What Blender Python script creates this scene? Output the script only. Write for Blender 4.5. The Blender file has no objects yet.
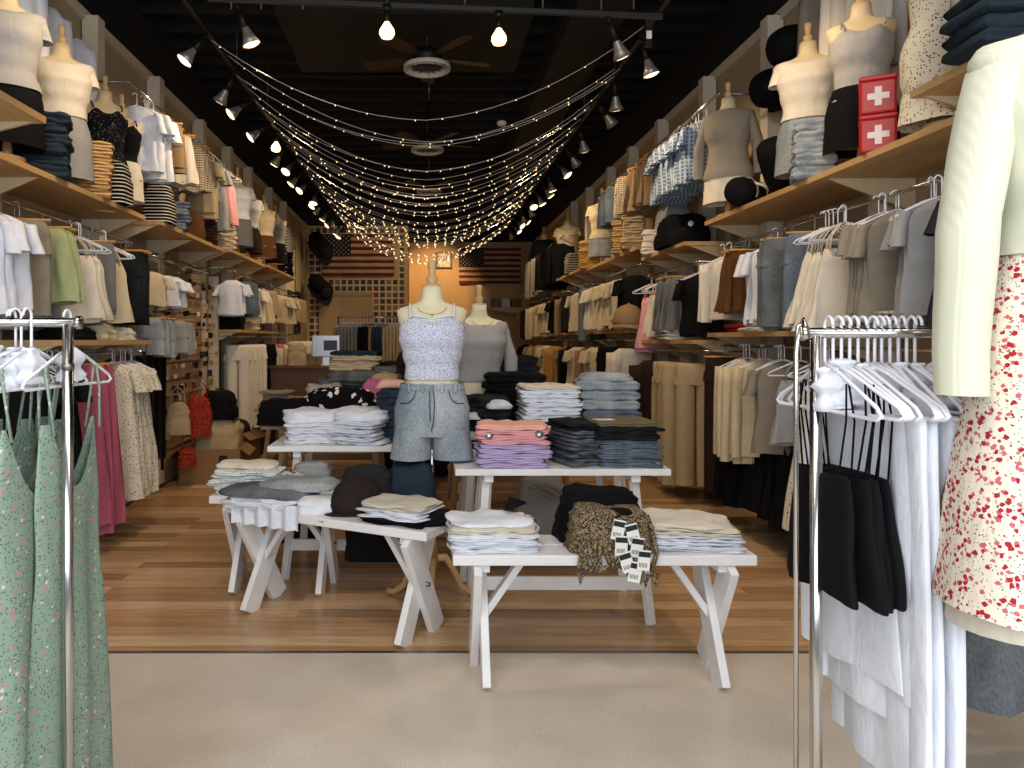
import bpy, math, random
from mathutils import Vector, Matrix, noise
rnd = random.Random(7)
PI = math.pi
SC = bpy.context.scene
COL = SC.collection
F = 740.0; CX = 426.0; CY = 340.0; EYE = 1.5
def PX(px, Y): return (px - CX) * Y / F
def PZ(py, Y): return EYE + (CY - py) * Y / F

# ------------------------------------------------------------------ materials
def new_mat(name):
    m = bpy.data.materials.new(name); m.use_nodes = True
    nt = m.node_tree
    return m, nt, nt.nodes['Principled BSDF']
def hexc(c):
    if isinstance(c, str):
        c = c.lstrip('#'); v = [int(c[i:i+2], 16)/255 for i in (0, 2, 4)]
        return tuple((x/12.92 if x <= .04045 else ((x+.055)/1.055)**2.4) for x in v) + (1,)
    return c if len(c) == 4 else tuple(c) + (1,)
def N(nt, t, **kw):
    n = nt.nodes.new(t)
    for k, v in kw.items():
        if k in n.inputs: n.inputs[k].default_value = v
        else: setattr(n, k, v)
    return n
def mixc(nt, fac, a, b, blend='MIX'):
    m = nt.nodes.new('ShaderNodeMix'); m.data_type = 'RGBA'; m.blend_type = blend
    for i, v in ((0, fac), (6, a), (7, b)):
        if hasattr(v, 'default_value') or hasattr(v, 'links'): nt.links.new(v, m.inputs[i])
        else: m.inputs[i].default_value = v
    return m.outputs[2]
def ramp(nt, src, stops):
    r = nt.nodes.new('ShaderNodeValToRGB'); nt.links.new(src, r.inputs[0])
    while len(r.color_ramp.elements) < len(stops): r.color_ramp.elements.new(.5)
    for e, (p, c) in zip(r.color_ramp.elements, stops): e.position = p; e.color = hexc(c)
    return r.outputs[0]
def coords(nt, scale=(1, 1, 1), kind='Object', rot=(0, 0, 0)):
    tc = nt.nodes.new('ShaderNodeTexCoord'); mp = nt.nodes.new('ShaderNodeMapping')
    mp.inputs['Scale'].default_value = scale; mp.inputs['Rotation'].default_value = rot
    nt.links.new(tc.outputs[kind], mp.inputs[0]); return mp.outputs[0]
MAT = {}
def wrinkle(nt, b, co, prev=None, k=.5):
    mp = nt.nodes.new('ShaderNodeMapping'); mp.inputs['Scale'].default_value = (1, 1, .45); nt.links.new(co, mp.inputs[0])
    w = N(nt, 'ShaderNodeTexNoise', Scale=13.0, Detail=3.0, Roughness=.5, Distortion=.5); nt.links.new(mp.outputs[0], w.inputs[0])
    bw = N(nt, 'ShaderNodeBump', Strength=.38, Distance=.022); nt.links.new(w.outputs[0], bw.inputs['Height'])
    if prev is not None: nt.links.new(prev, bw.inputs['Normal'])
    nt.links.new(bw.outputs[0], b.inputs['Normal'])
def plain(name, c, rough=.6, metal=0, spec=None):
    if name in MAT: return MAT[name]
    m, nt, b = new_mat(name); c = hexc(c)
    b.inputs['Roughness'].default_value = rough; b.inputs['Metallic'].default_value = metal
    if spec is not None: b.inputs['Specular IOR Level'].default_value = spec
    no = N(nt, 'ShaderNodeTexNoise', Scale=9.0); nt.links.new(coords(nt), no.inputs[0])
    nt.links.new(mixc(nt, no.outputs[0], tuple(x*.9 for x in c[:3])+(1,), tuple(min(1, x*1.08) for x in c[:3])+(1,)), b.inputs[0])
    MAT[name] = m; return m
def fabric(name, c, var=.12, bump=.25, rib=0, rough=.85):
    if name in MAT: return MAT[name]
    m, nt, b = new_mat(name); c = hexc(c)
    b.inputs['Roughness'].default_value = rough; b.inputs['Specular IOR Level'].default_value = .15
    co = coords(nt)
    n1 = N(nt, 'ShaderNodeTexNoise', Scale=14.0, Detail=4.0); nt.links.new(co, n1.inputs[0])
    lo = tuple(x*(1-var) for x in c[:3])+(1,); hi = tuple(min(1, x*(1+var)) for x in c[:3])+(1,)
    nt.links.new(mixc(nt, n1.outputs[0], lo, hi), b.inputs[0])
    bp = N(nt, 'ShaderNodeBump', Strength=bump, Distance=.004)
    if rib:
        w = N(nt, 'ShaderNodeTexWave', Scale=float(rib)); w.bands_direction = 'X'; nt.links.new(co, w.inputs[0]); nt.links.new(w.outputs[1], bp.inputs['Height'])
    else:
        n2 = N(nt, 'ShaderNodeTexNoise', Scale=60.0, Detail=3.0); nt.links.new(co, n2.inputs[0]); nt.links.new(n2.outputs[0], bp.inputs['Height'])
    wrinkle(nt, b, co, bp.outputs[0] if not rib else None, bump if not rib else 0)
    if rib: nt.links.new(bp.outputs[0], b.inputs['Normal'])
    MAT[name] = m; return m
def denim(name, c, light, scale=5.0):
    m, nt, b = new_mat(name); b.inputs['Roughness'].default_value = .9; b.inputs['Specular IOR Level'].default_value = .1
    co = coords(nt, (1, 1, .5))
    n1 = N(nt, 'ShaderNodeTexNoise', Scale=scale, Detail=3.0); nt.links.new(co, n1.inputs[0])
    base = ramp(nt, n1.outputs[0], [(.35, c), (.68, light)])
    n2 = N(nt, 'ShaderNodeTexNoise', Scale=150.0, Detail=2.0); nt.links.new(co, n2.inputs[0])
    f = ramp(nt, n2.outputs[0], [(.3, (.72, .72, .72)), (.7, (1.15, 1.15, 1.15))])
    nt.links.new(mixc(nt, 1.0, base, f, 'MULTIPLY'), b.inputs[0]); wrinkle(nt, b, co)
    MAT[name] = m; return m
def pattern(name, base, spots, rough=.85, stretch=(1, 1, 1)):
    """spots: (colour, scale, radius, keep) layers of voronoi dots"""
    m, nt, b = new_mat(name); b.inputs['Roughness'].default_value = rough; b.inputs['Specular IOR Level'].default_value = .15
    co = coords(nt, stretch); cur = None
    nb = N(nt, 'ShaderNodeTexNoise', Scale=6.0); nt.links.new(co, nb.inputs[0]); c = hexc(base)
    cur = mixc(nt, nb.outputs[0], tuple(x*.9 for x in c[:3])+(1,), tuple(min(1, x*1.07) for x in c[:3])+(1,))
    for (sc_, scale, rad, keep) in spots:
        v = N(nt, 'ShaderNodeTexVoronoi', Scale=float(scale))
        nz = N(nt, 'ShaderNodeTexNoise', Scale=scale*1.7, Detail=2.0); nt.links.new(co, nz.inputs[0])
        ad = nt.nodes.new('ShaderNodeVectorMath'); ad.operation = 'MULTIPLY_ADD'; nt.links.new(nz.outputs[1], ad.inputs[0]); ad.inputs[1].default_value = (.6/scale,)*3; nt.links.new(co, ad.inputs[2])
        nt.links.new(ad.outputs[0], v.inputs[0])
        lt = N(nt, 'ShaderNodeMath', operation='LESS_THAN'); nt.links.new(v.outputs['Distance'], lt.inputs[0]); lt.inputs[1].default_value = rad
        sp = nt.nodes.new('ShaderNodeSeparateColor'); nt.links.new(v.outputs['Color'], sp.inputs[0])
        l2 = N(nt, 'ShaderNodeMath', operation='LESS_THAN'); nt.links.new(sp.outputs[0], l2.inputs[0]); l2.inputs[1].default_value = keep
        mu = N(nt, 'ShaderNodeMath', operation='MULTIPLY'); nt.links.new(lt.outputs[0], mu.inputs[0]); nt.links.new(l2.outputs[0], mu.inputs[1])
        cur = mixc(nt, mu.outputs[0], cur, hexc(sc_))
    nt.links.new(cur, b.inputs[0]); wrinkle(nt, b, co); MAT[name] = m; return m
def bands(name, base, lines, dirs=('Z',), scale=8.0, thr=.75):
    m, nt, b = new_mat(name); b.inputs['Roughness'].default_value = .9; b.inputs['Specular IOR Level'].default_value = .1
    co = coords(nt); cur = hexc(base)
    for i, d in enumerate(dirs):
        w = N(nt, 'ShaderNodeTexWave', Scale=scale); w.bands_direction = d; w.inputs['Distortion'].default_value = .3; nt.links.new(co, w.inputs[0])
        f = ramp(nt, w.outputs[1], [(thr-.04, (0, 0, 0)), (thr+.04, (1, 1, 1))])
        cur = mixc(nt, f, cur, hexc(lines[i % len(lines)]))
    nt.links.new(cur, b.inputs[0]); wrinkle(nt, b, co); MAT[name] = m; return m
def emit(name, c, s):
    m, nt, b = new_mat(name); b.inputs['Emission Color'].default_value = hexc(c); b.inputs['Emission Strength'].default_value = s
    b.inputs[0].default_value = hexc(c); m.cycles.emission_sampling = 'NONE'; MAT[name] = m; return m
def wood(name, c1, c2, axis='X', rough=.5, sc=6.0):
    m, nt, b = new_mat(name); b.inputs['Roughness'].default_value = rough
    s = {'X': (.15, 1.5, 1.5), 'Y': (1.5, .15, 1.5), 'Z': (1.5, 1.5, .15)}[axis]
    no = N(nt, 'ShaderNodeTexNoise', Scale=sc, Detail=6.0, Roughness=.65); nt.links.new(coords(nt, s), no.inputs[0])
    nt.links.new(ramp(nt, no.outputs[0], [(.3, c1), (.7, c2)]), b.inputs[0]); MAT[name] = m; return m

fabric('white', '#e4e6ed'); fabric('offwhite', '#dcd3c2'); fabric('cream', '#cdbd9c'); fabric('knit_cream', '#d3d2bb', rib=45, bump=.12, var=.04)
fabric('beige', '#b09b78'); fabric('tan', '#927757'); fabric('brown', '#5d3d20'); fabric('darkbrown', '#2c1f18')
fabric('black', '#0c0c0f'); fabric('charcoal', '#26262a'); fabric('dotblack', '#101014'); fabric('grey', '#9a9997'); fabric('heather', '#a8a6a2', var=.06)
fabric('midgrey', '#6f706f'); fabric('sage', '#a9b183'); fabric('pink', '#e3a3a6'); fabric('peach', '#f0b8a4'); fabric('lilac', '#bba8cc'); fabric('magenta', '#c06a8c')
fabric('olive', '#6d6446'); fabric('teal', '#27333b'); fabric('taupe', '#8a8274'); fabric('red', '#a3201e'); fabric('cap_brown', '#2b2320'); fabric('mustard', '#b98d4b')
fabric('fray', '#cfd2d6', var=.3, bump=.9); fabric('lace', '#dfe2ea', var=.2, bump=.9)
denim('denim', '#475563', '#7d8892'); denim('lightdenim', '#7f8b93', '#abafae'); denim('darkdenim', '#222d38', '#3d4c5a'); denim('greydenim', '#4c5054', '#7b7f82'); denim('blackdenim', '#15171a', '#2c3034')
denim('washdenim', '#7a8792', '#b4bbbf', 5.0)
pattern('green_floral', '#8fa492', [('#4d5a50', 150, .3, .5), ('#5e6d60', 95, .24, .45), ('#b98a90', 48, .30, .35), ('#d9c3bd', 60, .26, .25)])
pattern('red_floral', '#e9dcc8', [('#7d8b80', 190, .28, .4), ('#4a4038', 160, .24, .3), ('#c4656a', 95, .40, .45), ('#a62832', 82, .38, .5)])
pattern('cream_floral', '#ddd2bb', [('#4a4036', 85, .32, .5), ('#7b6a58', 60, .24, .3)])
pattern('blue_floral', '#dfe2ee', [('#7382b4', 190, .40, .7), ('#9a8bb5', 150, .3, .5)])
pattern('green_dots', '#dfe3e0', [('#5f8a66', 80, .3, .5), ('#8a8fa0', 60, .25, .3)])
pattern('black_dots', '#0c0c0f', [('#c8c4bc', 95, .22, .5)])
pattern('polka', '#0d0d10', [('#e8e6e2', 17, .36, .5)])
pattern('leopard', '#978467', [('#17120e', 150, .55, .85), ('#6a5438', 150, .25, .9)])
pattern('paisley', '#d6cfc4', [('#1c1b1c', 30, .42, .5), ('#6a8a70', 50, .3, .3)])
pattern('red_sequin', '#8c2a1e', [('#d86a4a', 70, .3, .6)])
pattern('pink_check', '#b05a70', [('#8c4458', 120, .3, .5)])
bands('plaid', '#6a7c90', ['#b9c6d2', '#a7b6c6'], ('X', 'Z'), 9.0, .8)
bands('stripe_black', '#101013', ['#d8d0c0'], ('Z',), 11.0, .82)
bands('ruffle', '#cda772', ['#8e6a3c'], ('Z',), 14.0, .7)
bands('check_tan', '#9c8a70', ['#5c4d3e', '#c9bda7'], ('X', 'Z'), 13.0, .7)
plain('chrome', '#c8c6c2', .18, 1); plain('steel', '#8d8b88', .35, 1); plain('hanger_white', '#eceaf0', .4); plain('white_paint', '#e9e7e6', .38)
plain('black_metal', '#15140f', .5, .3); plain('grey_metal', '#4b4a4a', .4, .8); plain('mannequin', '#e6dcb8', .6); plain('mannequin_tan', '#dcc7a0', .6)
plain('card', '#8a6a45', .8); plain('paper', '#f0eee8', .7); plain('tin_red', '#b5161b', .35); plain('cross_white', '#efe6e0', .6); plain('silver', '#b9b9bc', .3, .9)
plain('shade_metal', '#a8a29a', .4, .6); plain('screen', '#15161a', .3); plain('frame_dark', '#1d140d', .5); plain('gold', '#b98b43', .35, .8); plain('tagblack', '#0a0a0a', .5)
plain('post', '#cfc3ad', .6); plain('bracket', '#cbb48f', .6); plain('navy', '#0d1420', .8); plain('flag_red', '#5e1a15', .8); plain('flag_white', '#b89b74', .8); plain('photo_border', '#dfcba4', .8)
plain('fan_brown', '#3a2417', .5); plain('rope', '#d9c19a', .8); plain('ink', '#222222', .8)
wood('shelf_wood', '#b08a5a', '#d2ab74', 'Y'); wood('stand_wood', '#8a5e33', '#b3844f', 'Z'); wood('hanger_wood', '#a8742f', '#cf9648', 'X'); wood('dark_wood', '#4a2c17', '#6d4526', 'X'); wood('pale_wood', '#c7a06c', '#dfbf8c', 'Z')
wood('table_wood', '#8a7052', '#a68b69', 'X')
emit('bulb_emit', (1, .74, .42), 5); emit('bulb_big', (1, .62, .26), 5); emit('fairy', (1, .72, .38), 2.0)
m, nt, b = new_mat('wire'); b.inputs[0].default_value = (.5, .46, .42, 1); b.inputs['Emission Color'].default_value = (1, .85, .7, 1); b.inputs['Emission Strength'].default_value = .10; m.cycles.emission_sampling = 'NONE'; MAT['wire'] = m  # faint glow added to the wire so strands show; only the bulbs are lamps

# ------------------------------------------------------------------ mesh builder
class MB:
    def __init__(s): s.v = []; s.f = []; s.mi = []
    def add(s, vs, fs, mi=0):
        o = len(s.v); s.v += [tuple(p) for p in vs]
        for f in fs: s.f.append([o+i for i in f]); s.mi.append(mi)
        return s
    def box(s, c, d, rot=None, mi=0):
        x, y, z = d[0]/2, d[1]/2, d[2]/2
        vs = [Vector((a*x, b_*y, c_*z)) for c_ in (-1, 1) for b_ in (-1, 1) for a in (-1, 1)]
        if rot is not None: vs = [rot @ v for v in vs]
        vs = [v + Vector(c) for v in vs]
        return s.add(vs, [(0, 2, 3, 1), (4, 5, 7, 6), (0, 1, 5, 4), (2, 6, 7, 3), (0, 4, 6, 2), (1, 3, 7, 5)], mi)
    def bar(s, a, b_, w, t, up=(0, 0, 1), mi=0):
        a = Vector(a); b_ = Vector(b_); d = b_-a; L = d.length; z = d.normalized(); u = Vector(up)
        x = u.cross(z)
        if x.length < 1e-4: x = Vector((1, 0, 0)).cross(z)
        x.normalize(); y = z.cross(x)
        R = Matrix((x, y, z)).transposed()
        return s.box((a+b_)/2, (w, t, L), R, mi)
    def loft(s, rings, cap0=True, cap1=True, mi=0, closed=True):
        n = len(rings[0]); vs = [p for r in rings for p in r]; fs = []
        m_ = n if closed else n-1
        for i in range(len(rings)-1):
            for j in range(m_):
                k = (j+1) % n; fs.append((i*n+j, i*n+k, (i+1)*n+k, (i+1)*n+j))
        if cap0: fs.append(tuple(reversed(range(n))))
        if cap1: fs.append(tuple(range((len(rings)-1)*n, len(rings)*n)))
        return s.add(vs, fs, mi)
    def tube(s, pts, r, n=6, mi=0, cap=True):
        pts = [Vector(p) for p in pts]; rr = r if isinstance(r, (list, tuple)) else [r]*len(pts); rings = []; px = None
        for i, p in enumerate(pts):
            d = (pts[min(i+1, len(pts)-1)]-pts[max(i-1, 0)]).normalized()
            if px is None:
                px = d.cross(Vector((0, 0, 1)))
                if px.length < .05: px = d.cross(Vector((0, 1, 0)))
            px = (px - d*px.dot(d))
            if px.length < 1e-5: px = d.orthogonal()
            px.normalize(); py = d.cross(px)
            rings.append([p+(px*math.cos(2*PI*j/n)+py*math.sin(2*PI*j/n))*rr[i] for j in range(n)])
        return s.loft(rings, cap, cap, mi)
    def lathe(s, prof, n=16, c=(0, 0, 0), mi=0, caps=True, sx=1, sy=1):
        rings = [[Vector((c[0]+r*sx*math.cos(2*PI*j/n), c[1]+r*sy*math.sin(2*PI*j/n), c[2]+z)) for j in range(n)] for r, z in prof]
        return s.loft(rings, caps, caps, mi)
    def xf(s, M):
        s.v = [tuple(M @ Vector(p)) for p in s.v]; return s
    def mesh(s, name, smooth=True):
        me = bpy.data.meshes.new(name); me.from_pydata(s.v, [], s.f); me.update()
        me.polygons.foreach_set('material_index', s.mi)
        me.polygons.foreach_set('use_smooth', [smooth]*len(s.f))
        return me
def ob(name, me, mats, parent=None, loc=(0, 0, 0), rz=0, rot=None, scale=None, bevel=0, sub=0, smooth=None):
    if isinstance(me, MB): me = me.mesh(name, smooth if smooth is not None else True)
    o = bpy.data.objects.new(name, me); COL.objects.link(o)
    if parent: o.parent = parent
    o.location = loc; o.rotation_euler = rot if rot else (0, 0, rz)
    if scale: o.scale = (scale,)*3 if isinstance(scale, (int, float)) else scale
    if isinstance(mats, str): mats = [mats]
    while len(me.materials) < len(mats): me.materials.append(None)
    for i, mt in enumerate(mats):
        o.material_slots[i].link = 'OBJECT'; o.material_slots[i].material = MAT[mt] if isinstance(mt, str) else mt
    if bevel:
        md = o.modifiers.new('b', 'BEVEL'); md.width = bevel; md.segments = 2; md.limit_method = 'ANGLE'
    if sub:
        md = o.modifiers.new('s', 'SUBSURF'); md.levels = sub; md.render_levels = sub
    return o
def tag(o, label, cat, group=None, kind=None):
    o['label'] = label; o['category'] = cat
    if group: o['group'] = group
    if kind: o['kind'] = kind
    return o
def thing(name, label, cat, loc=(0, 0, 0), rz=0, group=None, scale=None):
    o = bpy.data.objects.new(name, None); COL.objects.link(o); o.location = loc; o.rotation_euler = (0, 0, rz); o.empty_display_size = .05
    if scale: o.scale = (scale,)*3
    return tag(o, label, cat, group)
def struct(name, mb, mats, smooth=False, **k):
    o = ob(name, mb, mats, smooth=smooth, **k); o['kind'] = 'structure'; return o
def copy_tree(o, parent=None):
    c = o.copy(); COL.objects.link(c)
    if parent: c.parent = parent
    for ch in list(o.children): copy_tree(ch, c)
    return c

# ------------------------------------------------------------------ setting
XL, XR, ZW, YB1, YB2, ZC = -2.82, 2.93, 4.2, 17.5, 20.4, 4.95
def wallmat(name, c1, c2):
    m, nt, b = new_mat(name); b.inputs['Roughness'].default_value = .7
    no = N(nt, 'ShaderNodeTexNoise', Scale=2.0, Detail=5.0); nt.links.new(coords(nt, (1, 1, .2)), no.inputs[0])
    nt.links.new(ramp(nt, no.outputs[0], [(.3, c1), (.7, c2)]), b.inputs[0]); MAT[name] = m
wallmat('wall_ply', '#9d8a6c', '#b19d7d'); wallmat('wall_back', '#b89a6c', '#c9ab7b')
plain('blackwall', '#0b0908', .8)
# wood floor with planks across the room
m, nt, b = new_mat('floor_wood'); b.inputs['Roughness'].default_value = .24
co = coords(nt, (1, 1, 1))
br = nt.nodes.new('ShaderNodeTexBrick'); nt.links.new(co, br.inputs[0])
br.inputs['Scale'].default_value = 1; br.inputs['Brick Width'].default_value = 1.9; br.inputs['Row Height'].default_value = .125; br.inputs['Mortar Size'].default_value = .0015
br.inputs['Color1'].default_value = (0, 0, 0, 1); br.inputs['Color2'].default_value = (1, 1, 1, 1); br.inputs['Mortar'].default_value = (.1, .1, .1, 1); br.offset = .37
n1 = N(nt, 'ShaderNodeTexNoise', Scale=5.0, Detail=8.0, Roughness=.6, Distortion=1.0); nt.links.new(coords(nt, (.35, 5, 1)), n1.inputs[0])
tone = ramp(nt, br.outputs[0], [(0, '#a17e5b'), (.35, '#b68f66'), (.7, '#c8a27a'), (1, '#d6b48a')])
grain = ramp(nt, n1.outputs[0], [(.3, (.74, .72, .70)), (.6, (1.08, 1.08, 1.08))])
nt.links.new(mixc(nt, 1.0, tone, grain, 'MULTIPLY'), b.inputs[0]); MAT['floor_wood'] = m
m, nt, b = new_mat('concrete'); b.inputs['Roughness'].default_value = .32
n1 = N(nt, 'ShaderNodeTexNoise', Scale=3.0, Detail=6.0); nt.links.new(coords(nt), n1.inputs[0])
c1 = ramp(nt, n1.outputs[0], [(.3, '#cdbfae'), (.7, '#dccfbf')])
n2 = N(nt, 'ShaderNodeTexNoise', Scale=140.0, Detail=2.0); nt.links.new(coords(nt), n2.inputs[0])
s2 = ramp(nt, n2.outputs[0], [(.36, (.86, .85, .84)), (.5, (1, 1, 1)), (.66, (1.07, 1.07, 1.07))])
v = N(nt, 'ShaderNodeTexVoronoi', Scale=22.0); nt.links.new(coords(nt), v.inputs[0]); s3 = ramp(nt, v.outputs[0], [(.05, (.65, .6, .55)), (.08, (1, 1, 1))])
nt.links.new(mixc(nt, 1.0, mixc(nt, 1.0, c1, s2, 'MULTIPLY'), s3, 'MULTIPLY'), b.inputs[0]); MAT['concrete'] = m

struct('floor', MB().box((0.05, (3.55+YB2)/2, -.05), (5.75, YB2-3.55, .1)), 'floor_wood')
struct('floor', MB().box((0.05, 1.25, -.05), (9, 4.6, .1)), 'concrete')
struct('trim_1', MB().box((0.05, 3.55, .0015), (5.6, .02, .005)), 'steel')
struct('wall_left', MB().box((XL-.05, 10, ZW/2), (.1, 17.2, ZW)), 'wall_ply')
struct('wall_right', MB().box((XR+.05, 11.3, ZW/2), (.1, 19.8, ZW)), 'wall_ply')
struct('wall_left', MB().box((XL-.12, 10, 4.6), (.1, 18, .9)), 'blackwall')
struct('wall_right', MB().box((XR+.12, 11.3, 4.6), (.1, 19.8, .9)), 'blackwall')
struct('wall_back', MB().box(((XL-.5)/2, YB1+.05, ZW/2), (-XL-.5, .1, ZW)).box((-.5, (YB1+YB2)/2, ZW/2), (.1, YB2-YB1, ZW)), 'wall_back')
struct('wall_back', MB().box(((XR-.5)/2, YB2+.05, ZW/2), (XR+.6, .1, ZW)), 'wall_back')
struct('wall_back', MB().box((0, YB2+.12, 4.6), (6.4, .1, .9)), 'blackwall')
struct('wall_back', MB().box(((XL-.5)/2, YB1+.07, 4.6), (-XL-.5, .1, .8)), 'blackwall')
cm = MB().box((0.05, 10.5, ZC), (6.1, 20.5, .1))
for i in range(44): cm.box((0.05, 1.2+i*.45, ZC-.09), (6.0, .06, .1))
struct('ceiling', cm, 'blackwall')
plain('duct', '#080707', .8)
struct('ceiling', MB().box((-.2, 7.6, ZC-.28), (2.4, 1.5, .3)).box((1.6, 9, ZC-.3), (.5, 10, .32)), 'duct')
for sx, nm in ((-1, 'left'), (1, 'right')):
    X = XL if sx < 0 else XR
    struct('baseboard_'+nm, MB().box((X-sx*.012, 10, .07), (.024, 17 if sx < 0 else 19.5, .14)), 'post')
    struct('trim_2', MB().box((X-sx*.02, 10, ZW-.04), (.04, 17, .09)), 'post')
    for i, y in enumerate([3.3, 4.6, 6.1, 7.5, 8.95, 10.2, 11.4, 12.9, 14.2]):
        struct('trim_%d' % (3+i), MB().box((X-sx*.08, y, 2.1), (.13, .13, 4.1)), 'post')

# ------------------------------------------------------------------ cloth meshes
def ring(cx, z, hw, ht, n=20, amp=0, k=30, ph=0, cy=0):
    out = []
    for j in range(n):
        a = 2*PI*j/n; x = math.cos(a)*hw; y = math.sin(a)*ht
        y += amp*math.sin(k*x+ph) + amp*.5*math.sin(k*1.9*x+ph*2)
        out.append(Vector((cx+x, cy+y, z+(amp*.35*math.sin(k*.6*x+ph*1.7) if amp else 0))))
    return out
def gm_body(mb, prof, L, z0, w, th, seed, k=30, amp=.014, cx=0):
    r = random.Random(seed); ph = r.random()*6; rows = max(6, int(L/.07)); rings = []
    for i in range(rows+1):
        t = i/rows
        for (ta, wa), (tb, wb) in zip(prof, prof[1:]):
            if ta <= t <= tb+1e-9: hw = wa+(wb-wa)*(t-ta)/max(1e-6, tb-ta); break
        hw *= w*(1+.02*math.sin(t*9+ph))
        rings.append(ring(cx+.01*math.sin(t*4+ph)*t, z0-L*t, hw, th*(.65+.6*min(1, t*2.5)), 24, amp*min(1, t*1.6), k, ph+t*.5))
    mb.loft(rings, True, False)
CACHE = {}
def garment(kind, L, w, seed=0):
    key = (kind, round(L, 2), round(w, 2), seed)
    if key in CACHE: return CACHE[key]
    mb = MB(); r = random.Random(seed+11); z0 = -.105
    if kind in ('tee', 'long', 'polo'):
        gm_body(mb, [(0, .28), (.05, .6), (.11, .9), (.2, .82), (.6, .8), (1, .9)], L, z0, w, .028, seed, 30, .013)
        for s in (-1, 1):
            Ls = min(.17, L*.32) if kind != 'long' else L*.93
            x0 = s*w*.84; rings = []
            for i in range(7):
                t = i/6
                x = x0+s*(.045*t if kind != 'long' else .025*math.sin(t*PI/2))
                rings.append(ring(x, z0-.055-Ls*t, .045*(1-.2*t) if kind == 'long' else .034+.006*t, .024, 10, .004, 40, seed, 0.006*math.sin(t*5+seed)))
            mb.loft(rings, True, False)
    elif kind == 'cami':
        gm_body(mb, [(0, .6), (.08, .74), (.3, .74), (.6, .84), (1, 1.0)], L-.12, z0-.12, w, .026, seed, 38, .015)
        for s in (-1, 1):
            for dy in (-.012, .012): mb.tube([(s*.03, dy*.5, z0+.015), (s*w*.42, dy, z0-.05), (s*w*.52, dy*1.5, z0-.125)], .0035, 5)
    elif kind == 'dress':
        gm_body(mb, [(0, .55), (.07, .68), (.22, .64), (.45, .8), (1, 1.15)], L-.14, z0-.14, w, .032, seed, 30, .018)
        for s in (-1, 1):
            for dy in (-.012, .012): mb.tube([(s*.03, dy*.5, z0+.015), (s*w*.4, dy, z0-.06), (s*w*.48, dy*1.5, z0-.15)], .004, 5)
    elif kind == 'sdress':
        gm_body(mb, [(0, .25), (.04, .55), (.08, .76), (.25, .66), (.5, .85), (1, 1.05)], L, z0, w, .032, seed, 30, .018)
        for s in (-1, 1):
            rings = [ring(s*w*(.72+.24*i/4), z0-.05-.15*i/4, .036+.003*i, .026, 10, .004, 40, seed) for i in range(5)]
            mb.loft(rings, True, False)
    elif kind == 'skirt':
        gm_body(mb, [(0, .7), (.1, .78), (1, 1.12)], L, z0+.01, w, .026, seed, 46, .022)
    elif kind in ('pants', 'shorts'):
        gm_body(mb, [(0, .9), (1, 1.05)], min(.2, L*.55), z0+.01, w, .022, seed, 40, .003)
        for s in (-1, 1):
            rings = []
            rows = max(4, int(L/.12))
            for i in range(rows+1):
                t = i/rows
                rings.append(ring(s*w*(.5+.05*t), z0-L*.12-(L*.88)*t, w*(.5 + (.06*t if kind == 'shorts' else -.02*t)), .026, 14, .006*t+.001, 34, seed+s, .005*math.sin(5*t+seed)))
            mb.loft(rings, False, False)
    me = mb.mesh(kind); CACHE[key] = me; return me
def hanger_mesh(kind='plastic'):
    if ('h', kind) in CACHE: return CACHE[('h', kind)]
    mb = MB()
    hook = [(.0, 0, -.095), (0, 0, -.06), (0, 0, -.03)]
    for i in range(8):
        a = -.4 + i*.5; hook.append((.017*math.cos(a)-.0165+.0*i, 0, -.005+.02*math.sin(a)))
    # hook wraps across the rod: built in the plane of the hanger
    mb.tube(hook, .0035 if kind == 'plastic' else .0025, 6, 0)
    if kind == 'plastic':
        mb.tube([(0, 0, -.085), (-.06, 0, -.105), (-.19, 0, -.165), (-.205, 0, -.18), (-.19, 0, -.188), (0, 0, -.186), (.19, 0, -.188), (.205, 0, -.18), (.19, 0, -.165), (.06, 0, -.105), (0, 0, -.085)], .0042, 6, 0)
    else:
        mb.bar((-.17, 0, -.09), (.17, 0, -.09), .022, .014, (0, 0, 1), 1)
        for s in (-1, 1): mb.box((s*.11, 0, -.11), (.02, .02, .035), None, 0)
    me = mb.mesh('hanger'); CACHE[('h', kind)] = me; return me

def folded(w, d, t, seed):
    key = ('fold', w, d, t, seed)
    if key in CACHE: return CACHE[key]
    r = random.Random(seed); mb = MB(); prof = []
    for i in range(9):   # front: two lobes
        u = i/8; prof.append((-d/2-.012*abs(math.sin(2*PI*u))**.6, u*t))
    for i in range(1, 6): prof.append((-d/2+d*i/6, t))
    for i in range(5):
        a = PI/2-PI*i/4; prof.append((d/2+.5*t*math.cos(a), t/2+t/2*math.sin(a)))
    for i in range(1, 6): prof.append((d/2-d*i/6, 0))
    rings = []; nx = 22
    for i in range(nx+1):
        u = i/nx*2-1; x = u*w/2; e = max(0, abs(u)-.82)/.18
        rr = []
        for (y, z) in prof:
            sc_ = 1-.5*e*e
            zz = t/2+(z-t/2)*sc_
            n_ = noise.noise(Vector((x*9+seed*3.1, y*9, seed*1.7)))
            n2 = noise.noise(Vector((x*20+seed, y*20, 5)))
            wv = .0022*math.sin(x*23+seed*2)+.0018*math.sin(x*61+seed*5+z*40)
            rr.append(Vector((x+.012*n2+.01*math.sin(y*30+seed*3)*e, y*(1-.06*e)+.024*noise.noise(Vector((x*9, seed*2.0, z*30))), zz+wv*min(1, t/.03)+.006*n_*(1 if z > t*.3 else 0)+(.006*n2 if z > t*.9 else 0))))
        rings.append(rr)
    mb.loft(rings)
    me = mb.mesh('folded'); CACHE[key] = me; return me
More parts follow.
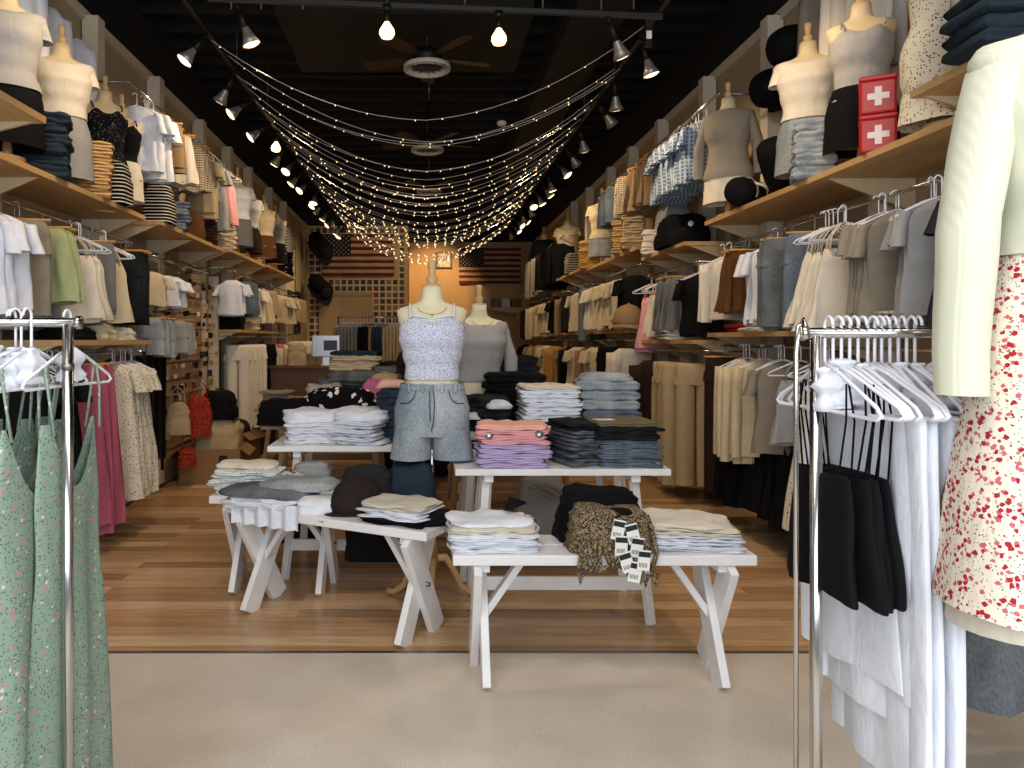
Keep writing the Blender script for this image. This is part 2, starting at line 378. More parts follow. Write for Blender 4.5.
def heap(w, d, h, seed, rough=1.0):
    key = ('heap', w, d, h, seed)
    if key in CACHE: return CACHE[key]
    mb = MB(); rings = []; n = 40
    for i in range(15):
        u = i/14; a = u*PI/2
        zz = h*math.sin(a)**.8; rr = math.cos(a)**.42 if u < 1 else .02
        row = []
        for j in range(n):
            b_ = 2*PI*j/n; cx, cy = math.cos(b_), math.sin(b_)
            se = (abs(cx)**4.5+abs(cy)**4.5)**(-1/4.5)
            p = Vector((cx*se*w/2*rr, cy*se*d/2*rr, zz))
            q = p*7+Vector((seed*3.3, seed, 0))
            k = noise.noise(q)*.045*rough + noise.noise(q*2.7)*.025*rough
            ly = .008*math.sin(zz*150+3*noise.noise(p*6+Vector((seed, 0, 0))))
            p = Vector((p.x*(1+k*2)+cx*ly, p.y*(1+k*2)+cy*ly, max(0, p.z+k*max(h*2.2, .22)*(u > .1))))
            row.append(p)
        rings.append(row)
    mb.loft(rings, False, True)
    me = mb.mesh('heap'); CACHE[key] = me; return me

LAST = []
def stack(x, y, z, items, w, d, t, rz=0, name='folded_garment', jit=.006, cat='clothes', seed=0):
    """items: list of (n, material, label, group[, name])"""
    r = random.Random(seed+int(abs(x)*100)); k = 0; LAST.clear()
    for it in items:
        n, mt, label, grp = it[:4]; nm = it[4] if len(it) > 4 else name
        for i in range(n):
            me = folded(w, d, t, (k*3+seed) % 6)
            o = ob(nm, me, mt, None, (x+r.uniform(-jit, jit), y+r.uniform(-jit, jit), z), rz+r.uniform(-.05, .05), scale=(r.uniform(.94, 1.03)*(-1 if r.random() < .5 else 1), r.uniform(.95, 1.04), 1))
            tag(o, label, cat, grp if n > 1 else None); z += t*.965; k += 1; LAST.append(o)
    return z

# ------------------------------------------------------------------ wall runs
def shelf(side, y0, y1, z, xf, label, xw=None, th=.035, rail=None):
    X = (XL if side < 0 else XR) if xw is None else xw
    s = thing('wall_shelf', label, 'shelf', (0, 0, 0))
    ob('board', MB().box(((X+side*0+xf)/2, (y0+y1)/2, z-th/2), (abs(X-xf)-.012, y1-y0, th)), 'shelf_wood', s, smooth=False)
    for y in (y0+.03, (y0+y1)/2, y1-.03):
        mb = MB(); a = X-side*.005; b_ = xf+side*.05; h = .2
        vs = [(a, y-.01, z-th), (b_, y-.01, z-th), (a, y-.01, z-th-h), (a, y+.01, z-th), (b_, y+.01, z-th), (a, y+.01, z-th-h)]
        mb.add(vs, [(0, 1, 2), (3, 5, 4), (0, 3, 4, 1), (1, 4, 5, 2), (0, 2, 5, 3)])
        ob('bracket', mb, 'bracket', s, smooth=False)
    return s
def rail(side, y0, y1, z, x, label, zsup=None):
    X = XL if side < 0 else XR
    s = thing('hanging_rail', label, 'rail', (0, 0, 0))
    ob('rod', MB().tube([(x, y0, z), (x, y1, z)], .011, 8), 'chrome', s)
    for y in (y0+.02, y1-.02):
        ob('bracket', MB().tube([(x, y, z), (X, y, z)], .009, 6), 'steel', s)
    return s
ORD = ['front', 'second', 'third', 'fourth', 'fifth', 'sixth']
def run(side, y0, y1, z, x, specs, where, hangers=True, gap=.24):
    tot = sum(s['n'] for s in specs if 'e' not in s); free = (y1-y0)/max(1, tot); y = y0
    for si, s in enumerate(specs):
        grp = (s['d']+' row, '+where) if s['n'] > 1 else None
        end = s.get('e', y+free*s['n']); g = min(gap, (end-y)*.48); step = (end-y-g)/max(1, s['n']-.0); yy = y+g
        for i in range(s['n']):
            me = garment(s['k'], s['L'], s['w'], i % 4)
            yaw = rnd.uniform(-.22, .22) + (side*-.22 if i == 0 else 0); dx = rnd.uniform(-.03, .03); L_ = rnd.uniform(.95, 1.04)
            o = ob(s.get('nm', {'tee': 't_shirt', 'long': 'long_sleeve_shirt', 'polo': 'polo_shirt', 'cami': 'camisole', 'dress': 'dress', 'sdress': 'dress', 'skirt': 'skirt', 'pants': 'trousers', 'shorts': 'shorts'}[s['k']]), me, s['m'], None, (x+dx, yy, z), yaw, scale=(rnd.uniform(.94, 1.06), .9+.9*min(1, step/.09), L_))
            tag(o, '%s on %s' % (s['d'], where), s.get('c', {'tee': 'shirt', 'long': 'shirt', 'polo': 'shirt', 'cami': 'camisole', 'dress': 'dress', 'sdress': 'dress', 'skirt': 'skirt', 'pants': 'trousers', 'shorts': 'shorts'}[s['k']]), grp)
            if s.get('print') and i == 0:
                for k_, (pm_, pz) in enumerate((('denim', -.20), ('mustard', -.255), ('magenta', -.31), ('denim', -.36))): ob('print_band', MB().box((-.0, -.052, pz), (.15-.02*(k_ % 2), .004, .054)), pm_, o, smooth=False)['label'] = 'coloured print band'
            if hangers:
                wd = s['k'] in ('skirt', 'pants', 'shorts')
                h = ob('clothes_hanger', hanger_mesh('clip' if wd else 'plastic'), ['steel', 'hanger_wood'] if wd else ['hanger_white'], None, (x+dx, yy, z), yaw, scale=(1, 1, 1))
                tag(h, ('wooden hanger of %s on %s' if wd else 'white hanger of %s on %s') % (s['d'], where), 'hanger', grp and 'hangers of '+grp)
            yy += step
        y = end
S = lambda k, m, d, n, L, w, **kw: dict(k=k, m=m, d=d, n=n, L=L, w=w, **kw)

# ---- left wall
XsL = -2.3
shelf(-1, 2.9, 6.08, 2.52, XsL, 'long pale wooden shelf nearest the entrance, high on the left wall')
shelf(-1, 6.45, 8.45, 2.54, XsL, 'second pale wooden shelf high on the left wall, above the jewellery cards')
shelf(-1, 8.75, 10.6, 2.58, XsL, 'third pale wooden shelf high on the left wall, under the white lace mannequin')
shelf(-1, 10.8, 13.2, 2.6, XsL, 'furthest pale wooden shelf high on the left wall')
shelf(-1, 2.9, 3.85, 2.66, -1.97, 'short wooden shelf piece at the top left edge of the view')
shelf(-1, 4.6, 6.1, 1.5, -2.25, 'lower wooden shelf under the green skirts, left wall')
shelf(-1, 9.2, 11.6, 1.63, XsL, 'lower wooden shelf over the beige trousers, left wall')
rail(-1, 3.2, 6.1, 2.3, -2.42, 'chrome rail under the high shelf nearest the entrance, left wall')
run(-1, 3.75, 6.1, 2.3, -2.42, [S('tee', 'white', 'white v-neck tee', 4, .55, .22, e=4.22), S('pants', 'taupe', 'taupe cropped trousers', 3, .55, .17, e=4.5), S('skirt', 'sage', 'sage green short skirt', 4, .46, .2, e=4.85),
    S('cami', 'offwhite', 'white eyelet camisole', 5, .55, .21, e=5.25), S('shorts', 'midgrey', 'grey shorts', 2, .5, .16, e=5.38), S('cami', 'cream', 'cream ribbed camisole', 4, .55, .2, e=5.68), S('pants', 'blackdenim', 'black jeans', 6, .55, .15, e=6.1)], 'upper rail, front bay of left wall')
run(-1, 4.1, 5.9, 2.02, -2.62, [S('shorts', 'grey', 'grey folded shorts', 12, .34, .17)], 'second rail behind the green skirts', hangers=False)
rail(-1, 3.6, 6.1, 1.4, -2.38, 'chrome rail under the lower shelf nearest the entrance, left wall')
run(-1, 4.1, 6.1, 1.42, -2.38, [S('sdress', 'black', 'black short-sleeved dress', 5, .92, .2, e=4.9), S('skirt', 'pink_check', 'long pink checked skirt', 5, 1.14, .18, e=5.35), S('sdress', 'cream_floral', 'cream dark-flowered dress', 7, .98, .22, e=6.05)], 'lower rail, front bay of left wall')
rail(-1, 6.6, 8.3, 2.25, -2.45, 'chrome rail of cropped tops above the jewellery cards')
run(-1, 6.5, 7.4, 2.22, -2.5, [S('tee', 'cream', 'cream folded-sleeve top', 3, .3, .15), S('tee', 'white', 'white crop top', 4, .3, .15)], 'rail above the jewellery cards', hangers=False)
rail(-1, 6.15, 7.4, 1.78, -2.45, 'short rail of pale shorts beside the jewellery cards')
run(-1, 6.2, 7.4, 1.78, -2.45, [S('shorts', 'lightdenim', 'pale blue shorts', 6, .32, .15), S('shorts', 'grey', 'grey sweat shorts', 5, .3, .15)], 'short rail beside the jewellery cards')
rail(-1, 8.8, 11.4, 2.36, -2.42, 'upper chrome rail, third bay of left wall')
run(-1, 8.9, 11.4, 2.34, -2.42, [S('tee', 'white', 'white tee', 6, .42, .19), S('shorts', 'denim', 'blue denim shorts', 10, .42, .16), S('polo', 'offwhite', 'ivory polo top', 6, .48, .19), S('cami', 'cream', 'cream camisole', 8, .48, .18), S('skirt', 'beige', 'beige skirt', 5, .4, .17)], 'upper rail, third bay of left wall', hangers=False)
rail(-1, 9.2, 12.8, 1.55, -2.42, 'lower chrome rail of beige trousers, left wall')
run(-1, 9.2, 12.8, 1.53, -2.42, [S('pants', 'offwhite', 'long stone-coloured trousers', 15, 1.1, .15), S('pants', 'black', 'black trousers', 5, .8, .15), S('long', 'cream', 'cream long top', 4, .8, .18), S('pants', 'magenta', 'pink track trousers', 4, 1.1, .15), S('tee', 'cream', 'cream tee', 6, .7, .19), S('long', 'black', 'black long top', 3, .75, .18)], 'lower rail, third bay of left wall', hangers=False)
run(-1, 11.8, 14.0, 2.34, -2.42, [S('tee', 'cream', 'cream tee', 8, .45, .19), S('shorts', 'beige', 'beige shorts', 8, .4, .16)], 'upper rail, fourth bay of left wall', hangers=False)
rail(-1, 11.7, 14.0, 2.34, -2.42, 'upper chrome rail, fourth bay of left wall')
rail(-1, 13.0, 15.0, 1.6, -2.42, 'lower chrome rail of cream tops nearest the back, left wall')
run(-1, 13.0, 14.9, 1.58, -2.35, [S('polo', 'offwhite', 'cream puff-sleeve top', 16, .62, .22)], 'lower rail, fourth bay of left wall', hangers=False)
# high facing rail left
rail(-1, 5.85, 8.8, 3.55, -2.36, 'high chrome rail of hanging shorts and tops near the ceiling, left wall')
run(-1, 5.95, 8.75, 3.55, -2.4, [S('tee', 'lace', 'white lace top', 5, .55, .2), S('shorts', 'tan', 'tan linen shorts', 4, .38, .18), S('skirt', 'offwhite', 'white short skirt', 3, .45, .18), S('skirt', 'check_tan', 'brown checked short skirt', 4, .45, .18), S('tee', 'beige', 'beige top', 4, .62, .18), S('sdress', 'grey', 'grey short dress', 3, .7, .18), S('cami', 'pink', 'pink camisole', 3, .62, .18)], 'high rail of left wall')
# garments pinned flat on the wall above the first mannequins
for i, (y, mt, zz, L) in enumerate([(4.95, 'white', 4.12, .75), (5.3, 'lace', 3.98, .5), (5.7, 'white', 3.92, .7)]):
    o = ob('long_sleeve_shirt', garment('long', L, .12, i), mt, None, (-2.68, y, zz), .9); tag(o, ['white patterned top hung highest on left wall behind the first mannequins', 'small white lace top hung between two white tops, high left wall', 'white long top hung beside the white post, high left wall'][i], 'top')

# ---- right wall
XsR = 2.35
shelf(1, 2.6, 6.26, 2.5, XsR, 'long pale wooden shelf holding the red tins, high on the right wall')
shelf(1, 2.6, 3.45, 2.66, 2.25, 'short wooden shelf piece under the dark teal folded jeans')
shelf(1, 6.75, 8.1, 2.4, XsR, 'second wooden shelf on the right wall, under the black sweater heap')
shelf(1, 8.3, 11.1, 2.55, XsR, 'third wooden shelf on the right wall, under the tan folded stacks')
shelf(1, 11.3, 13.0, 2.6, XsR, 'fourth wooden shelf on the right wall from the entrance')
shelf(1, 13.15, 15.3, 2.6, XsR, 'fifth wooden shelf on the right wall from the entrance')
shelf(1, 15.45, 18.4, 2.6, XsR, 'wooden shelf nearest the back wall, right side')
shelf(1, 3.2, 6.2, 1.56, XsR, 'lower wooden shelf under the jeans and white tees, right wall')
shelf(1, 6.55, 8.2, 1.5, XsR, 'lower wooden shelf over the beige trousers, right wall')
shelf(1, 8.5, 11.4, 1.62, XsR, 'lower wooden shelf, third bay of right wall')
shelf(1, 11.6, 14.4, 1.62, XsR, 'lower wooden shelf, fourth bay of right wall')
rail(1, 2.9, 6.2, 2.28, 2.5, 'chrome rail under the shelf of red tins, right wall')
run(1, 3.1, 6.2, 2.28, 2.5, [S('sdress', 'charcoal', 'charcoal long top', 3, .66, .22, e=3.4), S('polo', 'grey', 'grey polo dress', 4, .56, .2, e=3.75), S('polo', 'taupe', 'stone-coloured polo top', 5, .56, .21, e=4.12), S('dress', 'offwhite', 'ivory short slip dress', 7, .6, .22, e=4.62), S('shorts', 'denim', 'blue jeans shorts', 3, .62, .17, e=4.85), S('pants', 'greydenim', 'faded grey jeans', 4, .62, .19, e=5.2),
    S('tee', 'white', 'white tee with colour print', 1, .58, .22, e=5.32, print=1), S('tee', 'white', 'plain white tee', 2, .58, .22, e=5.5), S('skirt', 'brown', 'brown button skirt', 5, .46, .2, e=5.85), S('long', 'offwhite', 'ivory cardigan', 3, .5, .2, e=6.2)], 'upper rail, front bay of right wall')
rail(1, 3.2, 6.2, 1.45, 2.5, 'chrome rail under the lower shelf, front bay of right wall')
run(1, 4.35, 6.3, 1.45, 2.5, [S('dress', 'cream_floral', 'long cream floral dress', 4, 1.05, .21, e=4.8), S('cami', 'grey', 'grey camisole', 2, .55, .2, e=4.98), S('tee', 'taupe', 'taupe tee', 3, .62, .21, e=5.25), S('long', 'cream', 'cream open cardigan', 6, .74, .21, e=5.85), S('pants', 'darkbrown', 'dark brown velvet trousers', 5, 1.15, .17, e=6.3)], 'lower rail, front bay of right wall')
# second row behind of long black skirts
rail(1, 4.1, 6.2, 1.05, 2.62, 'low chrome rail of long black skirts, right wall')
run(1, 4.15, 6.2, 1.03, 2.62, [S('skirt', 'black', 'long black skirt', 16, .72, .22)], 'low rail of right wall', hangers=False)
rail(1, 6.6, 8.1, 2.2, 2.45, 'upper chrome rail under the black sweater heap, right wall')
run(1, 6.5, 8.3, 2.2, 2.5, [S('tee', 'black', 'black tee', 5, .55, .2, e=6.85), S('skirt', 'midgrey', 'grey pleated skirt', 8, .52, .2, e=7.55), S('cami', 'offwhite', 'white slip camisole', 4, .55, .18, e=7.95), S('dress', 'pink', 'dusty pink slip dress', 3, .72, .16, e=8.25)], 'upper rail, second bay of right wall')
rail(1, 6.4, 8.2, 1.4, 2.45, 'lower chrome rail of beige trousers, second bay of right wall')
run(1, 6.5, 8.2, 1.38, 2.45, [S('pants', 'beige', 'long beige trousers', 9, 1.12, .17, e=7.6), S('long', 'darkbrown', 'dark brown lace top', 5, .95, .19, e=8.2)], 'lower rail, second bay of right wall', hangers=False)
run(1, 8.4, 11.1, 2.36, 2.45, [S('tee', 'black', 'black tee', 6, .55, .19), S('polo', 'cream', 'cream polo top', 14, .6, .19), S('tee', 'offwhite', 'ivory tee', 8, .6, .19), S('pants', 'greydenim', 'grey jeans', 5, .75, .17)], 'upper rail, third bay of right wall', hangers=False)
rail(1, 8.4, 11.1, 2.36, 2.45, 'upper chrome rail, third bay of right wall')
run(1, 8.5, 11.2, 1.5, 2.45, [S('long', 'offwhite', 'ivory long shirt', 8, .8, .19), S('shorts', 'black', 'black shorts', 10, .55, .18), S('tee', 'cream', 'cream tee', 10, .7, .19), S('long', 'tan', 'tan long top', 5, .75, .19)], 'lower rail, third bay of right wall', hangers=False)
rail(1, 8.4, 11.3, 1.5, 2.45, 'lower chrome rail, third bay of right wall')
for bay, (a, b_) in enumerate([(11.4, 13.0), (13.2, 15.3), (15.5, 18.4)]):
    wname = ['fourth bay of right wall', 'fifth bay of right wall', 'rearmost bay of right wall'][bay]
    rail(1, a, b_, 2.36, 2.45, 'upper chrome rail, '+wname); rail(1, a, b_, 1.5, 2.45, 'lower chrome rail, '+wname)
    up = [[S('tee', 'cream', 'cream tee', 6, .6, .19), S('pants', 'blackdenim', 'black jeans', 5, .6, .17), S('long', 'tan', 'tan top', 5, .65, .19)], [S('tee', 'black', 'black tee', 5, .6, .19), S('tee', 'cream', 'cream tee', 5, .6, .19), S('tee', 'beige', 'beige tee', 5, .6, .19)], [S('long', 'cream', 'cream long top', 7, .7, .19), S('long', 'darkbrown', 'dark long top', 6, .7, .19), S('tee', 'mustard', 'mustard tee', 5, .6, .19)]][bay]
    lo = [[S('tee', 'cream', 'cream tee', 6, .7, .19), S('long', 'black', 'black long top', 5, .75, .19), S('tee', 'tan', 'tan tee', 5, .7, .19)], [S('long', 'mustard', 'mustard long top', 6, .8, .19), S('tee', 'cream', 'cream tee', 6, .7, .19)], [S('tee', 'beige', 'beige tee', 7, .7, .19), S('tee', 'black', 'black tee', 5, .7, .19)]][bay]
    run(1, a, b_, 2.35, 2.45, up, 'upper rail, '+wname, hangers=False); run(1, a, b_, 1.49, 2.45, lo, 'lower rail, '+wname, hangers=False)
# high rail right
rail(1, 6.0, 9.6, 3.5, 2.38, 'high chrome rail of plaid and denim pieces near the ceiling, right wall')
run(1, 6.1, 9.6, 3.48, 2.42, [S('tee', 'plaid', 'blue plaid shirt', 14, .5, .22), S('skirt', 'tan', 'tan short skirt', 9, .48, .2), S('shorts', 'check_tan', 'brown checked shorts', 6, .42, .2), S('shorts', 'denim', 'blue denim shorts', 7, .42, .2)], 'high rail of right wall')
run(1, 13.2, 16.5, 3.35, 2.45, [S('long', 'black', 'black jacket', 8, .75, .22), S('long', 'taupe', 'taupe jacket', 6, .8, .22)], 'high rear rail of right wall', hangers=False)
rail(1, 13.1, 16.6, 3.35, 2.45, 'high chrome rail of black jackets at the rear right')
for i, (y, mt, zz) in enumerate([(4.55, 'heather', 4.12), (4.85, 'offwhite', 4.1), (5.15, 'taupe', 4.1)]):
    o = ob('long_sleeve_shirt', garment('long', .85, .14, i % 3), mt, None, (2.76, y, zz), -.9); tag(o, ['light grey long top hung highest behind the grey camisole mannequin', 'ivory long top hung high between two grey tops, right wall', 'taupe long top hung high beside the black caps, right wall'][i], 'top')

# ------------------------------------------------------------------ mannequins
TOR = [(-.14, .15, .105, 0), (-.05, .178, .115, 0), (.04, .182, .115, 0), (.12, .165, .105, 0), (.22, .132, .09, 0), (.3, .138, .095, -.005), (.38, .158, .115, -.015), (.44, .166, .125, -.02), (.5, .17, .11, -.01),
       (.545, .185, .085, 0), (.572, .188, .068, 0), (.588, .165, .06, .004), (.603, .105, .056, .006), (.622, .066, .053, .006), (.65, .056, .05, .004), (.70, .053, .048, 0)]
def tor_at(z):
    for a, b_ in zip(TOR, TOR[1:]):
        if a[0] <= z <= b_[0]:
            t = (z-a[0])/(b_[0]-a[0]); return [a[i]+(b_[i]-a[i])*t for i in (1, 2, 3)]
    return list((TOR[0] if z < TOR[0][0] else TOR[-1])[1:])
def tor_ring(z, inf=0, n=28, amp=0, k=9, ph=0, wmul=1):
    hw, hd, oy = tor_at(z)
    return [Vector(((hw*wmul+inf)*math.copysign(abs(math.cos(a))**.9, math.cos(a))*(1+amp*math.sin(k*a+ph)), oy+(hd*wmul+inf)*math.sin(a)*(1+amp*math.sin(k*a+ph)), z)) for a in [2*PI*j/n for j in range(n)]]
def shell(z0, z1, inf=.008, amp=.012, steps=14, neck=None, cami=False):
    mb = MB(); rings = []
    for i in range(steps+1):
        z = z0+(z1-z0)*i/steps; r = tor_ring(z, inf+.004*math.sin(i*1.3), 28, amp*(1-i/steps*.6), 7, i*.3)
        if i == steps and neck:
            r = [Vector((p.x, p.y, p.z-neck*(1-min(1, abs(p.x)/.13)**1.5))) for p in r]
        elif neck and i == steps-1:
            r = [Vector((p.x, p.y, p.z-neck*.7*(1-min(1, abs(p.x)/.13)**1.5))) for p in r]
        if cami and i >= steps-3:
            q = (i-steps+3)/3
            r = [Vector((p.x, p.y, p.z-q*(.02*(1-min(1, abs(p.x)/.11))+.062*max(0, min(1, (abs(p.x)-.11)/.05))+(.03 if p.y > 0 else 0)))) for p in r]
            r = [Vector((max(-tor_at(p.z)[0]-.006, min(tor_at(p.z)[0]+.006, p.x)), p.y, p.z)) for p in r]
        rings.append(r)
    mb.loft(rings, False, False); return mb
def mannequin(label, x, y, z, rz=0, scale=1, torso='mannequin_tan', top=None, bottom=None, stand=None, group=None, foot=True, necklace=False):
    """z = height of the hip ring; stand = 'floor' or None (rests on a shelf)"""
    t = thing('mannequin', label, 'mannequin', (x, y, z), rz, group, scale)
    ob('torso', MB().loft([tor_ring(z_) for z_ in [(-.14 if not (bottom and bottom[0] == 'shorts') else -.06)]+[r[0] for r in TOR[2:]]]), torso, t)
    ob('neck_finial', MB().lathe([(.05, .70), (.05, .708), (.022, .712), (.03, .735), (.03, .75), (.016, .762), (.02, .79), (.024, .83), (.02, .838), (.0, .84)], 14), 'pale_wood', t)
    if stand:
        zf = -z/scale
        ob('rod', MB().tube([(0, 0, -.06), (0, 0, zf+.52)], .010, 10), 'chrome', t)
        ob('pole', MB().lathe([(.02, zf+.52), (.026, zf+.48), (.03, zf+.42), (.02, zf+.36), (.03, zf+.3), (.036, zf+.2), (.02, zf+.17)], 12), 'stand_wood', t)
        for k in range(3):
            a = k*2*PI/3+.5
            pts = [(math.cos(a)*r, math.sin(a)*r, zf+h) for r, h in ((.02, .24), (.08, .24), (.13, .17), (.18, .07), (.24, .025), (.28, .022))]
            ob('leg', MB().tube(pts, [.022, .02, .018, .017, .017, .02], 8), 'pale_wood', t)
    elif foot:
        ob('base', MB().lathe([(.10, -.30), (.10, -.28), (.03, -.26), (.02, -.14)], 14), 'pale_wood', t)
    if top:
        kind, mt = top[:2]; zb = top[2] if len(top) > 2 else .14
        if kind in ('cami', 'dress'):
            z0 = zb
            o = ob('camisole' if kind == 'cami' else 'dress', shell(max(z0, -.14), .545, .009, .012, 18, None, True), mt, t)
            if kind == 'cami' and len(top) > 3: ob('trim', MB().tube([(x_, -.105+.06*(abs(x_)/.17)**3, .527+.018*min(1, abs(x_)/.11)-.05*max(0, (abs(x_)-.11)/.05)) for x_ in [(-.15+.3*k_/14) for k_ in range(15)]], .005, 5), top[3], o)
            for s in (-1, 1):
                ob('strap', MB().tube([(s*.11, -.105, .535), (s*.113, -.085, .565), (s*.116, -.045, .598), (s*.118, .0, .607), (s*.116, .05, .59), (s*.11, .085, .51)], .006, 6), mt if kind == 'dress' else top[3] if len(top) > 3 else mt, o)
            if kind == 'dress':
                mb = MB(); rings = []
                for i in range(8):
                    u = i/7; rings.append(ring(0, -.12-.155*u, .178+.02*u, .125+.02*u, 28, .008, 40, 1))
                mb.loft(rings, False, False); ob('skirt', mb, mt, o)
        else:
            mb = shell(zb, .604, .023, .018, 18, {'cardigan': .10, 'tee': .045, 'long': .0}[kind])
            o = ob('top', mb, mt, t)
            Ls = top[4] if len(top) > 4 else {'tee': .13, 'long': .52, 'cardigan': .46}[kind]
            for s in (-1, 1):
                rings = []
                for i in range(9):
                    u = i/8; xx = s*(.16+(.03*u if kind == 'tee' else .07*min(1, u*2)+.01*u)); zz = .565-Ls*u
                    rings.append([Vector((xx+math.cos(a)*(.056-.014*u*(kind != 'tee')), math.sin(a)*(.06-.016*u*(kind != 'tee'))+.006*math.sin(u*9), zz+math.cos(a)*s*(-.03)*(1-u))) for a in [2*PI*j/12 for j in range(12)]])
                ob('sleeve', MB().loft(rings, True, False), mt, o)
    if bottom:
        kind, mt, Lb = bottom[:3]
        if kind == 'skirt':
            rings = [tor_ring(z_, .014) for z_ in (.2, .17, .14, .11, .08, .05, .02)]
            for i in range(10):
                u = i/9; fl = .07 if Lb > .3 else .012
                rings.append(ring(0, -.02-Lb*u, .195+fl*u, .128+fl*u, 28, .004+.2*fl*u, 36, 1.3))
            ob('skirt', MB().loft(rings, False, False), mt, t)
        elif kind == 'shorts':
            o = ob('shorts', MB().loft([tor_ring(.185, .02), tor_ring(.14, .018), tor_ring(.06, .022), tor_ring(-.03, .02), ring(0, -.085, .2, .12, 28)], False, False), mt, t)
            for s in (-1, 1):
                rings = []
                for i in range(7):
                    u = i/6; rings.append(ring(s*(.098+.016*u), -.05-(Lb+.02)*u, .098+.012*u, .118-.004*u, 20, .003, 30, s))
                ob('leg', MB().loft(rings, False, False), mt, o)
            wb = MB().loft([tor_ring(.158, .024), tor_ring(.188, .024)], False, False); ob('waistband', wb, mt, o)
            ob('button', MB().lathe([(.0, 0), (.009, .001), (.009, .004), (0, .005)], 10).xf(Matrix.Translation((0, -.128, .172)) @ Matrix.Rotation(PI/2, 4, 'X')), 'silver', o)
            fy = MB()
            fy.tube([(.006, -.134, .155), (.012, -.146, .08), (.006, -.146, 0), (-.004, -.138, -.05)], .0025, 5)
            fy.tube([(-.012, -.134, .155), (-.012, -.146, .08), (-.01, -.146, .0)], .0025, 5)
            ob('fly_seam', fy, 'darkdenim', o)
            for s in (-1, 1):
                ob('pocket_seam', MB().tube([(s*.085, -.128, .155), (s*.095, -.127, .115), (s*.125, -.108, .09), (s*.165, -.075, .085)], .0025, 5), 'darkdenim', o)
                for q in (.05, .12): ob('belt_loop', MB().box((s*q, -.132+q*q*2.2, .17), (.012, .012, .045)), mt, o, smooth=False)
    if necklace:
        ch = MB().tube([(math.sin(a)*.075, -.055-.028*(1+math.cos(a))*.5, .625-.075*(1+math.cos(a))*.5) for a in [(-1.6+3.2*i/10) for i in range(11)]], .0015, 5)
        n_ = ob('necklace', ch, 'gold', t); ob('pendant', MB().lathe([(0, -.008), (.006, 0), (0, .008)], 8, (0, -.112, .545)), 'gold', n_)
    return t

# centre
mannequin('cream dress form in a floral camisole and blue denim shorts, centre of the shop', PX(432, 4.2), 4.2, 1.055, 0, 1.07, 'mannequin', ('cami', 'blue_floral', .208, 'white'), ('shorts', 'washdenim', .14), 'floor', necklace=True)
mannequin('cream dress form in a grey cardigan, standing behind the camisole one', PX(479, 5.5), 5.5, 1.02, .25, 1.06, 'mannequin', ('cardigan', 'heather', .17), None, 'floor', necklace=True)
# right front
rf = mannequin('cream dress form in a ribbed long-sleeved top and red floral skirt, right edge of view', 1.215, 1.37, 1.455, .1, 1.0, 'mannequin', ('long', 'knit_cream', .2, 'knit_cream', .62), ('skirt', 'red_floral', .42), 'floor')
ob('underskirt', MB().loft([ring(0, -.35-.13*u/5, .225+.01*u/5, .16, 28, .012, 30, 2) for u in range(6)], False, False), 'offwhite', rf)
wm = []
def sm(label, px, Y, X, hip, rz, sc_, top, bottom): mannequin(label, PX(px, Y) if X is None else X, Y, hip, rz, sc_, 'mannequin_tan', top, bottom)
sm('shelf mannequin in a light grey tee and black skirt, top left corner', 8, 4.38, -2.48, 2.86, .5, 1, ('tee', 'heather', .12), ('skirt', 'black', .2))
sm('shelf mannequin in a white crop tee over a pale skirt, high on left wall', 65, 5.08, -2.5, 2.82, .5, 1, ('tee', 'offwhite', .2), ('skirt', 'grey', .2))
sm('shelf mannequin in a black sparkly dotted dress, high on left wall', 105, 5.7, -2.47, 2.76, .6, .92, ('dress', 'black_dots', -.14), None)
sm('shelf mannequin in a plain black dress with cream shorts, end of first left shelf', 122, 5.98, -2.46, 2.76, .6, .86, ('cami', 'black', .0), ('skirt', 'offwhite', .14))
sm('shelf mannequin in an ivory lace top and grey skirt, third left shelf', 237, 9.5, -2.42, 2.88, .5, 1, ('tee', 'lace', .16), ('skirt', 'midgrey', .16))
sm('shelf mannequin in a heather grey tee and dark shorts, third left shelf', 252, 10.35, -2.5, 2.88, .5, 1, ('tee', 'heather', .16), ('shorts', 'darkbrown', .1))
sm('bare-shouldered shelf mannequin in a cream camisole, fourth left shelf', 266, 11.4, -2.5, 2.9, .4, 1, ('cami', 'cream', .0), ('skirt', 'brown', .12))
sm('shelf mannequin in a grey camisole, furthest on the left wall', 275, 12.3, -2.5, 2.9, .4, 1, ('cami', 'grey', .0), ('skirt', 'black', .12))
sm('shelf mannequin in an ivory tee over light jeans, beside the black duffel bags', 805, 5.0, 2.58, 2.8, -.45, 1, ('tee', 'offwhite', .18), ('skirt', 'lightdenim', .16))
sm('shelf mannequin in a grey camisole and long black skirt, beside the red tins', 862, 4.42, 2.6, 2.8, -.45, 1, ('cami', 'heather', .1), ('skirt', 'black', .16))
sm('shelf mannequin in a cream dress with small dark flowers, right of the red tins', 925, 3.62, 2.54, 2.84, -.4, 1.02, ('dress', 'cream_floral', -.14), None)
sm('shelf mannequin in a white top and grey skirt, top right corner', 975, 3.2, 2.5, 2.96, -.4, 1, ('tee', 'offwhite', .15), ('skirt', 'heather', .18))
sm('shelf mannequin in a stone shirt with dark lettering, under the high rail end', 730, 6.0, 2.45, 2.78, -.6, .96, ('long', 'taupe', .02), ('skirt', 'offwhite', .16))
sm('shelf mannequin in a sleeveless grey camisole above the black sweater heap', 670, 7.75, 2.6, 2.7, -.3, 1, ('cami', 'heather', .0), ('skirt', 'grey', .1))
sm('shelf mannequin in a grey slip dress, third right shelf', 625, 9.6, 2.6, 2.84, -.3, 1, ('dress', 'grey', -.1), None)
